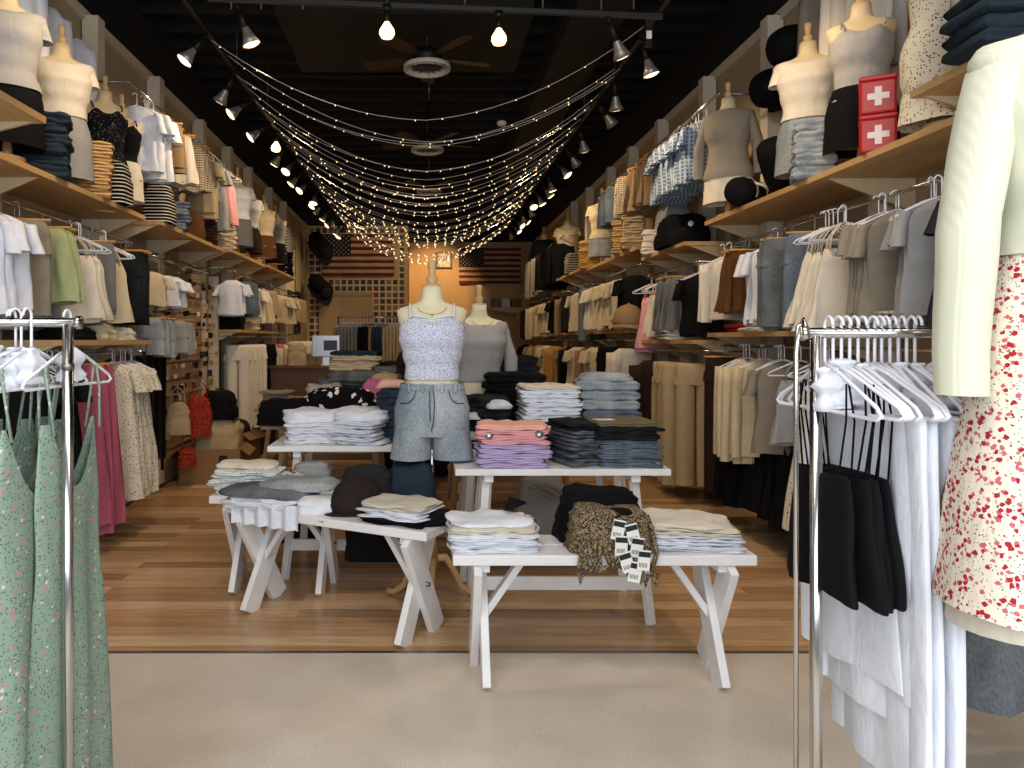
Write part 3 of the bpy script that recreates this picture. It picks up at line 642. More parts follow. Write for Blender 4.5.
sm('shelf mannequin in a cream camisole and pale denim skirt, third right shelf', 603, 10.7, 2.55, 2.86, -.3, 1, ('tee', 'cream', .1), ('skirt', 'lightdenim', .14))
sm('shelf mannequin in a cream blouse and brown skirt, fifth right shelf', 570, 13.6, 2.6, 2.92, -.3, 1.1, ('tee', 'cream', .12), ('skirt', 'brown', .16))
sm('shelf mannequin in an open black jacket and pink skirt, rear right shelf', 546, 16.0, 2.55, 2.94, -.3, 1.2, ('long', 'black', .1), ('skirt', 'pink', .18))

# ------------------------------------------------------------------ tables
def bench(label, cx, cy, L, W, H, rz, th=.045, planks=2):
    t = thing('trestle_bench', label, 'bench', (cx, cy, 0), rz)
    mb = MB(); pw = W/planks
    for i in range(planks): mb.box((0, -W/2+pw*(i+.5), H-th/2), (L, pw-.006, th))
    ob('tabletop', mb, 'white_paint', t, bevel=.005, smooth=False)
    for s in (-1, 1):
        x = s*(L/2-.125)
        for k, q in enumerate((-1, 1)):
            ob('leg', MB().bar((x+k*.036*s-.018*s, q*.15, 0.0), (x+k*.036*s-.018*s, -q*.15, H-th-.0), .036, .12, (0, q, 0), 0).xf(Matrix()), 'white_paint', t, bevel=.003, smooth=False)
        ob('brace', MB().bar((x-.02*s, 0, H*.46), (x-s*.2, 0, H-th-.01), .06, .03, (0, 0, 1)), 'white_paint', t, bevel=.003, smooth=False)
        ob('cleat', MB().box((x, 0, H-th-.018), (.07, W*.86, .034)), 'white_paint', t, bevel=.003, smooth=False)
        ob('bolt', MB().lathe([(0, -.03), (.011, -.03), (.011, .03), (0, .03)], 10).xf(Matrix.Translation((x+.025*s, 0, H*.47)) @ Matrix.Rotation(PI/2, 4, 'Y')), 'steel', t)
    return t
def table(label, x0, x1, y0, y1, H, mat='white_paint', th=.035, inset=.16, rz=0):
    cx, cy = (x0+x1)/2, (y0+y1)/2; L = x1-x0; W = y1-y0
    t = thing('trestle_table', label, 'table', (cx, cy, 0), rz)
    ob('tabletop', MB().box((0, 0, H-th/2), (L, W, th)), mat, t, bevel=.004, smooth=False)
    for s in (-1, 1):
        for q in (-1, 1):
            ob('leg', MB().bar((s*(L/2-inset+.045), q*(W/2+.02), 0), (s*(L/2-inset-.02), q*(W/2-.09), H-th), .045, .035), mat, t, bevel=.003, smooth=False)
        ob('cleat', MB().box((s*(L/2-inset-.02), 0, H-th-.02), (.05, W*.9, .04)), mat, t, bevel=.003, smooth=False)
    for q in (-1, 1): ob('stretcher', MB().box((0, q*(W/2-.01), .21), (L-2*inset+.06, .025, .07)), mat, t, bevel=.003, smooth=False)
    return t
HB = .58; HT = .815
bench('low white bench holding white stacks and the leopard print heap, front right', .765, 3.33, 1.3, .35, HB, 0)
bench('low white bench holding the black cap and white tees, front left', -.476, 3.976, 1.26, .34, HB, -.49)
bench('low white bench mostly hidden under green floral and grey denim clothes', -.87, 4.5, .8, .34, HB, -.06)
table('tall white table holding the pink and lilac stack', .155, 1.3, 3.92, 4.42, HT)
table('tall white table holding the rumpled white clothes, left of the centre dress form', -1.0, .13, 4.66, 5.3, HT+.015)
table('tall white table holding the ribbed white tower of tees', .12, 1.4, 4.62, 5.35, HT)
table('brown wooden table behind the rumpled white clothes', -1.32, -.25, 5.9, 6.7, .82, 'table_wood')
table('brown wooden table holding the rumpled jeans pile', -1.5, -.15, 7.1, 8.2, .88, 'table_wood')
table('brown wooden table holding rear black stacks', .1, 1.3, 6.1, 6.9, .82, 'table_wood')
table('pale wooden table by the beige trousers on the left', -2.0, -1.55, 8.6, 9.3, .7, 'table_wood')

T = HB
# front right bench goods
zt = stack(.30, 3.34, T, [(6, 'white', 'folded white tee in the stack at the left end of the front bench', 'white tees, left stack of front right bench'), (2, 'offwhite', 'folded cream tee atop the left white stack on the front bench', 'cream tees atop left stack')], .38, .29, .0135, 0, 'folded_t_shirt', .008, 'shirt', 1)
tag(ob('folded_t_shirt', heap(.36, .27, .022, 3, 1.5), 'white', None, (.28, 3.36, zt)), 'crumpled white tee topping the left stack on the front right bench', 'shirt')
tag(ob('cloth_scrap', MB().add([(0, 0, 0), (.1, .01, .03), (.03, .07, .04), (0, 0, .012), (.1, .01, .042), (.03, .07, .052)], [(0, 2, 1), (3, 4, 5), (0, 1, 4, 3), (1, 2, 5, 4), (2, 0, 3, 5)]), 'dotblack', None, (.36, 3.40, zt+.03)), 'small black piece poking out of the left white stack', 'cloth')
zt = stack(1.19, 3.36, T, [(5, 'lace', 'folded white lace-edged shorts in the right stack on the front bench', 'lace shorts, right stack of front bench'), (2, 'offwhite', 'folded cream shorts atop the lace stack on the front bench', 'cream shorts atop lace stack')], .40, .30, .0145, -.12, 'folded_shorts', .014, 'shorts', 2)
tag(ob('folded_shorts', heap(.38, .30, .025, 5, 1.5), 'offwhite', None, (1.17, 3.36, zt), -.2), 'crumpled cream shorts topping the lace stack', 'shorts')
tag(ob('folded_sweater', heap(.40, .22, .24, 6), 'polka' if False else 'black', None, (.80, 3.46, T), .1), 'plain black heap behind the leopard print heap', 'sweater')
tag(ob('folded_dress', heap(.36, .22, .19, 8), 'leopard', None, (.80, 3.27, T)), 'leopard print heap in the middle of the front right bench', 'dress')
fr = random.Random(5)
for i in range(16):
    x0 = .64+.32*i/15; yb = 3.36-.155+fr.uniform(-.005, .005); L_ = fr.uniform(.05, .13) if not 5 < i < 11 else .04
    pts = [(x0, 3.22, T+.16), (x0+fr.uniform(-.02, .02), yb-.005, T+.10), (x0+fr.uniform(-.02, .02), 3.135, T+.02), (x0+fr.uniform(-.015, .015), 3.13, T-.02-L_*.4), (x0+.012, 3.125, T-L_), (x0+.022, 3.127, T-L_*.6)]
    tag(ob('leopard_ruffle', MB().tube(pts, .010, 6), 'leopard', None), 'curly leopard print tie hanging over the front bench edge', 'tie', 'leopard print ties over the bench edge')
tag(ob('folded_blouse', heap(.13, .12, .10, 9), 'black', None, (.845, 3.25, T+.08)), 'black cloth under the paper tags on the leopard heap', 'top')
for i, (dx, z, a) in enumerate([(-.03, .115, .2), (.03, .10, -.25), (-.02, .05, .05), (.045, .045, .15), (-.005, -.01, -.3), (.03, -.05, .2), (.065, .0, .1)]):
    tg = thing('price_tag', 'small white paper tag hanging in front of the leopard print heap', 'tag', (.845+dx, 3.135-.005*i if z > .03 else 3.112-.004*i, T+z), 0, 'price tags on the leopard heap')
    mb = MB().box((0, 0, 0), (.052, .0015, .085), Matrix.Rotation(a, 3, 'Y')); ob('card', mb, 'paper', tg, smooth=False)
    mk = MB()
    for j in range(6): mk.box((-.018+.006*j, -.0012, -.02), (.0025, .0008, .018), None)
    mk.box((0, -.0012, .025), (.05, .0008, .022)); mk.v = [tuple(Matrix.Rotation(a, 3, 'Y') @ Vector(p)) for p in mk.v]; ob('print', mk, 'ink', tg, smooth=False)

# pink / lilac stack etc on tall table B
T = HT
zt = stack(.47, 4.10, T, [(5, 'lilac', 'folded lilac shirt under the pink ones on the tall white table', 'lilac shirts under the pink'), (3, 'pink', 'folded pink shirt on top of the lilac stack', 'pink shirts above the lilac'), (1, 'peach', 'peach shirt folded on top of the pink and lilac stack', None)], .38, .28, .026, -.05, 'folded_shirt', .01, 'shirt', 3)
for k, (dx, dz) in enumerate([(-.13, .0), (.13, -.025)]):
    ob('heart_patch', MB().lathe([(0, -.003), (.021, -.003), (.021, .003), (0, .003)], 14).xf(Matrix.Rotation(PI/2, 4, 'X')), 'silver', LAST[-2], (dx, -.158, .008+dz*.3))
stack(.86, 4.16, T, [(9, 'greydenim', 'fray-edged grey shorts in the left half of the dark shorts stack', 'frayed grey shorts, left half'), (2, 'blackdenim', 'black shorts topping the left half of the dark shorts stack', 'black shorts, left half')], .24, .30, .022, .35, 'folded_shorts', .02, 'shorts', 5)
zt = stack(1.09, 4.13, T, [(6, 'denim', 'blue-grey denim shorts in the right half of the shorts stack', 'denim shorts, right half'), (3, 'blackdenim', 'dark wavy denim shorts in the right half of the shorts stack', 'dark denim shorts, right half'), (1, 'olive', 'olive grey shorts on top of the right half of the shorts stack', None)], .34, .30, .025, 0, 'folded_shorts', .01, 'shorts', 6)
tg = thing('price_tag', 'white paper tag lying on the dark shorts stack', 'tag', (.98, 4.08, zt+.006), .25); ob('card', MB().box((0, 0, 0), (.10, .07, .002)), 'paper', tg, smooth=False)
mk = MB()
for j in range(3): mk.box((-.005, .018-.018*j, .0014), (.07-.015*j, .004, .0006))
ob('print', mk, 'tan', tg, smooth=False)
zt = stack(.79, 4.80, T, [(14, 'white', 'folded white ribbed tee in the tall white tower', 'white tees in the tall tower'), (1, 'offwhite', 'cream tee on top of the tall white tower', None)], .37, .32, .0275, 0, 'folded_t_shirt', .006, 'shirt', 7)
zt = stack(1.18, 4.82, T, [(1, 'greydenim', 'grey jeans at the bottom of the pale jeans tower', None), (3, 'denim', 'blue jeans in the lower part of the pale jeans tower', 'blue jeans in the pale tower'), (3, 'lightdenim', 'pale washed jeans near the top of the jeans tower', 'pale jeans in the tower')], .37, .34, .063, -.08, 'folded_jeans', .012, 'jeans', 8)
tag(ob('folded_jeans', heap(.33, .28, .05, 14, .7), 'lightdenim', None, (1.16, 4.8, zt), -.2), 'pale grey jeans folded loosely on top of the jeans tower', 'jeans')
zt = stack(.36, 4.82, T, [(5, 'blackdenim', 'black jeans with white frayed cuffs, stacked behind the camisole form', 'black frayed jeans stack')], .36, .34, .066, 0, 'folded_jeans', .01, 'jeans', 9)
for i in range(4): c_ = ob('frayed_cuff', heap(.16, .1, .045, 20+i, 1.6), 'fray', LAST[i+1], (.10+.015*(i % 2), -.17, .0)); c_['label'] = 'white frayed cuff'
zt = stack(.62, 5.15, T, [(7, 'black', 'folded black sweater in the tall stack behind the white tower', 'black sweaters, tall stack')], .40, .3, .068, 0, 'folded_sweater', .012, 'sweater', 10)
zt = stack(.22, 6.4, .82, [(6, 'black', 'folded black top on the rear wooden table right of the grey cardigan', 'black tops rear table'), (1, 'offwhite', 'cream top on the rear black stack', None)], .4, .3, .07, 0, 'folded_blouse', .012, 'top', 11)
stack(.75, 6.4, .82, [(8, 'charcoal', 'folded charcoal sweater on the rear wooden table', 'charcoal sweaters rear table')], .4, .3, .07, 0, 'folded_sweater', .012, 'sweater', 12)
# table C
T = HT+.015
stack(-.72, 4.92, T, [(6, 'white', 'folded white top in the left half of the rumpled white pile', 'white tops, rumpled pile left')], .40, .3, .023, .1, 'folded_blouse', .02, 'top', 13)
tag(ob('folded_blouse', heap(.44, .32, .075, 15, 1.8), 'white', None, (-.74, 4.98, T+.13), .1), 'white top draped over the left half of the rumpled white pile', 'top')
stack(-.42, 4.86, T, [(6, 'lace', 'crumpled white lace top in the right half of the rumpled pile', 'white lace tops, rumpled pile right')], .32, .3, .026, -.3, 'folded_blouse', .03, 'top', 14)
tag(ob('folded_blouse', heap(.36, .3, .07, 16, 2.0), 'white', None, (-.42, 4.88, T+.15), -.2), 'crumpled white top topping the right half of the rumpled pile', 'top')
stack(-.22, 5.0, T, [(7, 'darkdenim', 'dark blue crocheted top stacked left of the denim shorts form', 'dark blue tops beside the dress form')], .2, .3, .05, 0, 'folded_blouse', .01, 'top', 15)
tag(ob('folded_blouse', heap(.22, .2, .05, 17), 'peach', None, (-.22, 5.02, T+.35)), 'peach top on the dark blue crocheted stack', 'top')
tag(ob('scarf', heap(.16, .24, .12, 18), 'stripe_black', None, (-.3, 5.1, T+.02)), 'black and white striped scarf squeezed beside the dark blue stack', 'scarf')
# mid tables
tag(ob('sweater', heap(.62, .4, .28, 21), 'polka', None, (-.72, 6.2, .82)), 'black sweater with white spots heaped behind the rumpled white pile', 'sweater')
tag(ob('sweater', heap(.5, .4, .2, 22), 'black', None, (-1.12, 6.05, .82)), 'black sweater spilling over the left end of the wooden table', 'sweater')
tag(ob('bag', heap(.45, .3, .45, 23), 'black', None, (-.95, 5.62, 0)), 'large black bag beside the wooden table on the left', 'bag')
tag(ob('blouse', heap(.22, .2, .33, 24), 'magenta', None, (-.45, 6.3, .82)), 'magenta pink top on the middle wooden table', 'top')
tag(ob('blouse', heap(.3, .3, .38, 25), 'beige', None, (-.36, 6.55, .82)), 'beige top bunched beside the magenta pink one', 'top')
stack(-.78, 7.4, .88, [(4, 'denim', 'rumpled blue-grey jeans in the middle pile', 'rumpled jeans, middle pile')], .62, .42, .06, .15, 'folded_jeans', .09, 'jeans', 16)
tag(ob('blouse', heap(.5, .3, .12, 27, 2), 'cream', None, (-.55, 6.9, .9)), 'cream blouse bunched in front of the middle jeans pile', 'blouse')
tag(ob('blouse', heap(.35, .3, .2, 28, 2), 'heather', None, (-.95, 7.0, .88)), 'light grey blouse bunched beside the cream blouse, middle table', 'blouse')
tag(ob('folded_jeans', heap(.55, .4, .1, 26), 'greydenim', None, (-.7, 7.35, 1.1), -.2), 'grey jeans heaped on the middle jeans pile', 'jeans')
stack(-.35, 7.6, .88, [(6, 'midgrey', 'folded grey sweatshirt in the sloping stack of the middle table', 'grey sweatshirts, middle table')], .35, .4, .06, .2, 'folded_sweater', .03, 'sweater', 17)
z_ = stack(-.75, 7.95, .88, [(5, 'grey', 'folded grey top low in the cream stack on the middle table', 'grey tops low in the cream stack'), (4, 'cream', 'folded cream sweater high in the stack on the middle table', 'cream sweaters, middle stack'), (1, 'darkdenim', 'dark navy top crowning the cream stack', None)], .52, .35, .052, 0, 'folded_sweater', .02, 'sweater', 18)
stack(-.12, 8.3, .0, [(20, 'charcoal', 'folded charcoal sweater in the dark floor stack behind the jeans', 'charcoal sweaters, dark tower')], .75, .4, .065, 0, 'folded_sweater', .02, 'sweater', 19)
stack(-1.78, 8.9, .7, [(5, 'taupe', 'folded grey-brown top on the small table by the beige trousers', 'taupe tops on small table')], .36, .3, .04, 0, 'folded_blouse', .02, 'top', 20)
def cap(label, x, y, z, rz=0, mat='charcoal', s=1.0, rot=None, group=None):
    t = thing('baseball_cap', label, 'cap', (x, y, z), rz, group, s)
    if rot: t.rotation_euler = rot
    ob('crown', MB().lathe([(.098, 0), (.1, .03), (.095, .065), (.08, .1), (.05, .125), (.02, .135), (0, .137)], 24, sx=.95, sy=1.1), mat, t)
    mb = MB(); top = []; bot = []
    for i in range(4):
        for j in range(9):
            a = PI+PI*j/8; r = 1+.75*i/3*math.sin(PI*j/8)**.6
            p = (math.cos(a)*.096*(1+.02*i), math.sin(a)*.106*r, .008-.018*(i/3)+.0-.012*math.cos(a)**2*i/3)
            top.append(p); bot.append((p[0], p[1], p[2]-.004))
    fs = []
    for i in range(3):
        for j in range(8):
            q = (i*9+j, i*9+j+1, i*9+j+10, i*9+j+9); fs.append(q); fs.append(tuple(36+k for k in reversed(q)))
    mb.add(top+bot, fs); ob('brim', mb, mat, t)
    ob('button', MB().lathe([(0, .146), (.01, .142), (.012, .136), (0, .134)], 8), mat, t)
    return t
cap('brown and white cap on the dark tower behind the denim shorts', -.15, 7.3, 1.22, .4, 'darkbrown', 1.5)
# bench D/E goods
T = HB
stack(-1.07, 4.52, T, [(6, 'green_dots', 'folded white top with green floral print, far left bench', 'green floral tops, left bench')], .40, .26, .024, -.1, 'folded_blouse', .015, 'top', 21)
tag(ob('folded_blouse', heap(.36, .24, .025, 31, 1.6), 'offwhite', None, (-1.1, 4.6, T+.14)), 'cream top on the green floral stack', 'top')
tag(ob('scarf', heap(.2, .22, .12, 32), 'paisley', None, (-.83, 4.48, T)), 'black and white patterned scarf beside the green floral stack', 'scarf')
tag(ob('folded_blouse', heap(.26, .24, .15, 33), 'grey', None, (-.72, 4.7, T)), 'grey top heaped behind the patterned scarf', 'top')
zt = stack(-.86, 4.14, T, [(3, 'white', 'white frilled top under the grey denim on the left bench', 'white frilled tops under denim')], .44, .30, .02, -.35, 'folded_blouse', .02, 'top', 22)
tag(ob('folded_blouse', MB().loft([[Vector((math.cos(a)*.0+x, 3.985+.36*(-.44-x)*0-(x+.86)*.53-.02*math.sin(x*75)-.012, z)) for x in [-1.07+.4*i/30 for i in range(31)]] for a, z in ((0, T+.045), (0, T), (0, T-.05), (0, T-.085))], False, False, closed=False), 'lace', None), 'white frilled edge hanging over the left bench', 'top')
tag(ob('folded_jeans', heap(.52, .30, .05, 34), 'greydenim', None, (-.88, 4.16, zt), -.3), 'grey denim piece spread over the white frilled tops', 'jeans')
tag(ob('folded_jeans', heap(.44, .26, .05, 35), 'lightdenim', None, (-.72, 4.18, zt+.03), -.1), 'pale blue denim piece on the left bench', 'jeans')
tag(ob('folded_blouse', heap(.24, .22, .07, 36), 'white', None, (-.58, 4.02, T)), 'small white frilled top beside the black cap', 'top')
cap('large dark brown cap standing on the left bench', -.37, 3.98, T, -1.0, 'cap_brown', 1.35)
tag(ob('bag', heap(.30, .2, .24, 38), 'charcoal', None, (-.33, 4.14, T-.02)), 'dark bag bunched behind the brown cap', 'bag')
tag(ob('bag', heap(.28, .2, .30, 39), 'teal', None, (-.08, 4.18, T-.06)), 'dark navy bag behind the white tee stack', 'bag')
stack(-.12, 3.78, T, [(1, 'black', 'black top folded under the white tees on the left bench', None), (1, 'dotblack', 'second black top folded under the white tees on the left bench', None), (3, 'white', 'folded white tee above the black tops on the left bench', 'white tees above black tops'), (2, 'offwhite', 'folded cream tee at the top of the left bench stack', 'cream tees left bench')], .34, .25, .015, -.49, 'folded_t_shirt', .014, 'shirt', 24)
tag(ob('folded_blouse', heap(.2, .16, .06, 40), 'black', None, (.06, 3.72, T), .3), 'black sleeve bunched at the right end of the left bench', 'top')
tag(ob('bag', heap(.34, .16, .30, 41), 'black', None, (-.29, 4.2, .26)), 'round black bag hanging under the left bench', 'bag')
# grey backpack under the tall table
bp = thing('backpack', 'pale grey drawstring backpack on the floor under the tall table', 'backpack', (.84, 5.45, 0))
ob('body', heap(.38, .26, .52, 42, .6), 'heather', bp)
ob('strap', MB().tube([(-.05, -.1, .46), (.05, -.16, .43), (.15, -.15, .36)], .016, 6), 'heather', bp); ob('strap', MB().tube([(-.1, -.12, .44), (.06, -.15, .37), (.18, -.12, .42)], .014, 6), 'heather', bp)

# ------------------------------------------------------------------ shelf goods
Z1 = 2.52
stack(-2.42, 4.72, Z1, [(6, 'teal', 'dark navy folded jeans in the stack on the first left shelf', 'navy jeans, first left shelf')], .26, .26, .07, .4, 'folded_jeans', .012, 'jeans', 30)
stack(-2.38, 5.33, Z1, [(8, 'ruffle', 'tan ruffled folded top beside the black dotted dress', 'tan ruffled tops, first left shelf')], .22, .2, .05, .4, 'folded_blouse', .012, 'top', 31)
tag(ob('bag', heap(.22, .22, .34, 50, .4), 'stripe_black', None, (-2.36, 5.62, Z1)), 'black and white striped bag on the first left shelf', 'bag')
tag(ob('bag', heap(.26, .26, .36, 51, .4), 'stripe_black', None, (-2.4, 6.66, 2.54)), 'black and white striped bag on the second left shelf', 'bag')
stack(-2.42, 7.1, 2.54, [(4, 'denim', 'blue denim roll on the second left shelf', 'blue denim rolls, second left shelf')], .28, .26, .07, .3, 'folded_jeans', .02, 'jeans', 32)
tag(ob('folded_jacket', heap(.24, .2, .3, 52), 'brown', None, (-2.42, 7.65, 2.54)), 'brown folded jacket on the second left shelf', 'jacket')
stack(-2.42, 8.1, 2.54, [(4, 'darkbrown', 'dark brown folded top on the second left shelf', 'dark brown tops, second left shelf')], .24, .22, .07, .2, 'folded_blouse', .02, 'top', 33)
stack(-2.42, 8.95, 2.58, [(5, 'cream', 'cream folded top at the near end of the third left shelf', 'cream tops, third left shelf')], .24, .22, .06, .2, 'folded_blouse', .02, 'top', 34)
stack(-2.42, 12.75, 2.6, [(6, 'polka', 'spotted black folded top on the furthest left shelf', 'spotted tops, furthest left shelf')], .24, .22, .07, .2, 'folded_blouse', .02, 'top', 35)
for i, x in enumerate((5.0, 5.35, 5.7)): tag(ob('folded_blouse', heap(.32, .26, [.09, .12, .1][i], 53+i), ['black', 'cream', 'offwhite'][i], None, (-2.42, x, 1.5)), ['black top nearest on the lower left shelf', 'cream folded top in the middle of the lower left shelf', 'ivory folded top at the far end of the lower left shelf'][i], 'top')
tag(ob('fur_bag', heap(.34, .34, .24, 56, 2), 'black', None, (-2.5, 9.5, 1.63)), 'fluffy black bag on the lower left shelf over the trousers', 'bag')
stack(-2.45, 10.3, 1.63, [(4, 'cream', 'cream folded top on the lower shelf over the trousers', 'cream tops, lower left shelf')], .3, .3, .05, .2, 'folded_blouse', .02, 'top', 36)
# right shelves
stack(2.45, 4.68, 2.5, [(5, 'lightdenim', 'pale grey folded jeans in the stack beside the ivory tee mannequin', 'pale jeans, first right shelf')], .24, .28, .075, -.4, 'folded_jeans', .012, 'jeans', 37)
stack(2.36, 3.0, 2.66, [(4, 'teal', 'dark teal folded jeans on the short shelf, top right corner', 'teal jeans, top right corner')], .34, .26, .065, -.1, 'folded_jeans', .012, 'jeans', 38)
for k in range(2):
    tn = thing('tin_box', ['lower red tin box with a white cross on the right shelf', 'upper red tin box with a white cross, stacked on its twin'][k], 'tin', (2.44, 4.0, 2.5+.205*k), -.50)
    ob('body', MB().box((0, 0, .09), (.17, .17, .18)), 'tin_red', tn, bevel=.012, smooth=False)
    ob('lid', MB().box((0, 0, .19), (.176, .176, .026)), 'tin_red', tn, bevel=.008, smooth=False)
    ob('cross', MB().box((0, -.0865, .09), (.032, .004, .1)).box((0, -.0868, .09), (.1, .004, .032)), 'cross_white', tn, smooth=False)
def duffel(label, x, y, z, rot):
    d = thing('duffel_bag', label, 'bag', (x, y, z), 0, None, .85); d.rotation_euler = rot
    rings = [[Vector((u*.24, math.cos(a)*.13*r, .13+math.sin(a)*.13*r)) for a in [2*PI*j/18 for j in range(18)]] for u, r in ((-1, .25), (-.98, .7), (-.85, .92), (-.5, 1), (0, 1.02), (.5, 1), (.85, .92), (.98, .7), (1, .25))]
    ob('body', MB().loft(rings), 'black', d)
    for s in (-1, 1): 
        ob('strap', MB().loft([[Vector((s*.1+e, math.cos(a)*.137, .13+math.sin(a)*.137)) for e in (-.018, .018)] for a in [-.6+i*.35 for i in range(13)]], False, False, closed=False), 'offwhite', d)
    ob('handle', MB().tube([(-.1, -.1, .2), (-.08, -.17, .17), (0, -.2, .13), (.08, -.17, .17), (.1, -.1, .2)], .012, 6), 'offwhite', d)
duffel('black duffel bag with cream straps standing upright on the right shelf', 2.44, 5.28, 2.68, (.3, .9, .7))
duffel('black duffel bag with cream straps lying flat on the right shelf', 2.44, 5.62, 2.5, (0, 0, .75))
cap('black cap hung high on the right wall, lower of the pair', 2.76, 5.88, 3.46, 1.0, 'black', 1.55, (.3, -1.1, .5))
cap('black cap hung high on the right wall, upper of the pair', 2.72, 5.5, 3.64, 1.0, 'black', 1.55, (.3, -1.1, .5))
tag(ob('sweater', heap(.44, .5, .32, 60), 'black', None, (2.5, 7.25, 2.4)), 'black sweater heap on the second right shelf', 'sweater')
tag(ob('button_badge', MB().lathe([(0, 0), (.028, .002), (.026, .008), (0, .01)], 12).xf(Matrix.Rotation(PI/2, 4, 'X')), 'white_paint', None, (2.5, 6.99, 2.6)), 'round white badge on the black sweater heap', 'badge')
stack(2.42, 7.85, 2.4, [(4, 'offwhite', 'cream rolled towel-like top beside the black sweater heap', 'cream rolls, second right shelf')], .24, .24, .065, -.3, 'folded_blouse', .01, 'top', 39)
stack(2.42, 8.65, 2.55, [(6, 'beige', 'tan folded sweater near the front of the third right shelf', 'tan sweaters, third right shelf front')], .26, .24, .07, -.3, 'folded_sweater', .01, 'sweater', 40)
stack(2.42, 9.1, 2.55, [(6, 'ruffle', 'tan ruffled folded top on the third right shelf', 'tan ruffled tops, third right shelf')], .26, .24, .07, -.3, 'folded_blouse', .01, 'top', 41)
stack(2.42, 10.95, 2.55, [(7, 'mustard', 'mustard folded top at the far end of the third right shelf', 'mustard tops, third right shelf')], .3, .26, .06, -.3, 'folded_blouse', .01, 'top', 42)
tag(ob('bag', heap(.28, .3, .35, 61, .4), 'stripe_black', None, (2.45, 12.3, 2.6)), 'striped bag on the fourth right shelf', 'bag')
stack(2.45, 14.3, 2.6, [(5, 'red', 'dark red folded top on the fifth right shelf', 'dark red tops, fifth right shelf')], .3, .26, .07, 0, 'folded_blouse', .01, 'top', 43)
stack(2.48, 7.3, 1.5, [(4, 'offwhite', 'cream folded top on the lower shelf over the beige trousers, right wall', 'cream tops over beige trousers')], .34, .34, .035, 0, 'folded_blouse', .02, 'top', 44)
stack(2.5, 5.75, 1.56, [(2, 'red', 'red patterned folded top on the lower right shelf', 'red patterned tops, lower right shelf')], .25, .2, .03, 0, 'folded_blouse', .01, 'top', 45)
stack(2.5, 5.3, 1.56, [(3, 'offwhite', 'ivory folded tee on the lower right shelf', 'ivory tees, lower right shelf')], .34, .34, .035, 0, 'folded_t_shirt', .02, 'shirt', 46)
stack(2.55, 4.7, 1.56, [(3, 'grey', 'grey folded tee on the lower right shelf', 'grey tees, lower right shelf')], .34, .34, .03, 0, 'folded_t_shirt', .02, 'shirt', 47)
stack(2.55, 4.0, 1.56, [(3, 'paisley', 'patterned folded top on the lower right shelf above the chrome rack', 'patterned tops, lower right shelf')], .36, .5, .032, 0, 'folded_blouse', .02, 'top', 48)
for i, (y, mt) in enumerate([(9.0, 'cream'), (9.7, 'mustard'), (10.5, 'offwhite'), (12.0, 'black'), (13.0, 'cream')]):
    stack(2.48, y, 1.62, [(3, mt, '%s folded top on lower right shelf, %s pile from the front' % (mt.replace('offwhite', 'ivory'), ORD[i]), '%s pile on lower right shelf' % ORD[i])], .34, .34, .05, 0, 'folded_blouse', .02, 'top', 50+i)
cap('tan cap on the lower shelf of the right wall', 2.3, 8.4, 1.66, -.6, 'tan', 1.8)

# ------------------------------------------------------------------ left accessory wall
sl = thing('slatwall', 'tall wooden slat panel covered in jewellery cards, left wall', 'panel', (0, 0, 0))
mb = MB().box((-2.72, 7.85, 1.15), (.05, 2.75, 2.25))
for k in range(13): mb.box((-2.69, 7.85, .2+k*.18), (.02, 2.72, .02))
ob('board', mb, 'table_wood', sl, smooth=False); ob('end_post', MB().box((-2.64, 9.2, 1.15), (.12, .05, 2.28)), 'post', sl, smooth=False)
cm_ = MB().box((0, 0, -.035), (.05, .004, .07)).mesh('card', False); cs_ = MB().box((0, 0, -.02), (.06, .01, .022)).tube([(-.03, 0, -.02), (-.03, .05, -.01)], .002, 4).mesh('sunglasses', False)
hk_ = MB().tube([(0, 0, 0), (.17, 0, 0), (.175, 0, .015)], .003, 5).mesh('hook')
for r_ in range(15):
    for c_ in range(14):
        y = 6.6+c_*.185+rnd.uniform(-.03, .03); z = 2.15-r_*.112
        if z < 1.3 and y < 7.2: continue
        d = rnd.uniform(.04, .16); mt = rnd.choice(['gold', 'card', 'offwhite', 'tagblack', 'tagblack', 'gold', 'darkbrown', 'card'])
        o = ob('jewellery_card', cm_, mt, None, (-2.68+d, y, z), rnd.uniform(-.2, .2)+PI/2*0, scale=rnd.uniform(.6, 1.05))
        tag(o, {'gold': 'gold jewellery piece', 'card': 'brown jewellery card', 'offwhite': 'ivory jewellery card', 'tagblack': 'black jewellery card', 'darkbrown': 'dark brown jewellery card'}[mt]+' hanging on the slat panel', 'jewellery', mt+' jewellery cards on the slat panel')
for r_ in range(6):
    for c_ in range(6):
        o = ob('jewellery_peg', hk_, 'chrome', None, (-2.69, 6.7+c_*.42, 2.18-r_*.28)); tag(o, 'thin metal hook on the jewellery slat panel', 'hook', 'hooks on the slat panel')
for i in range(9):
    y = 6.35+.09*i; x = -2.42-.01*i
    tag(ob('belt', MB().loft([[Vector((x+e, y+.01*math.sin(z*5+i), z)) for e in (-.016, .016)] for z in [1.4-(1.05+.08*math.sin(i*2))*k/10 for k in range(11)]], False, False, closed=False), 'black' if i % 3 else 'darkbrown', None), 'dark leather belt hanging beside the jewellery panel', 'belt', 'belts hanging by the jewellery panel')
rail(-1, 6.3, 7.2, 1.4, -2.46, 'short rail of black belts on the left wall')
def handbag(label, x, y, z, mat, w=.24, h=.28, s=1, rz=.3):
    t = thing('handbag', label, 'bag', (x, y, z), rz, None, s)
    ob('body', heap(w, .12, h, int(x*7+y*11) % 50, .6), mat, t)
    ob('handle', MB().tube([(-w*.3, 0, h*.9), (-w*.25, 0, h+.1), (0, 0, h+.16), (w*.25, 0, h+.1), (w*.3, 0, h*.9)], .008, 6), mat, t)
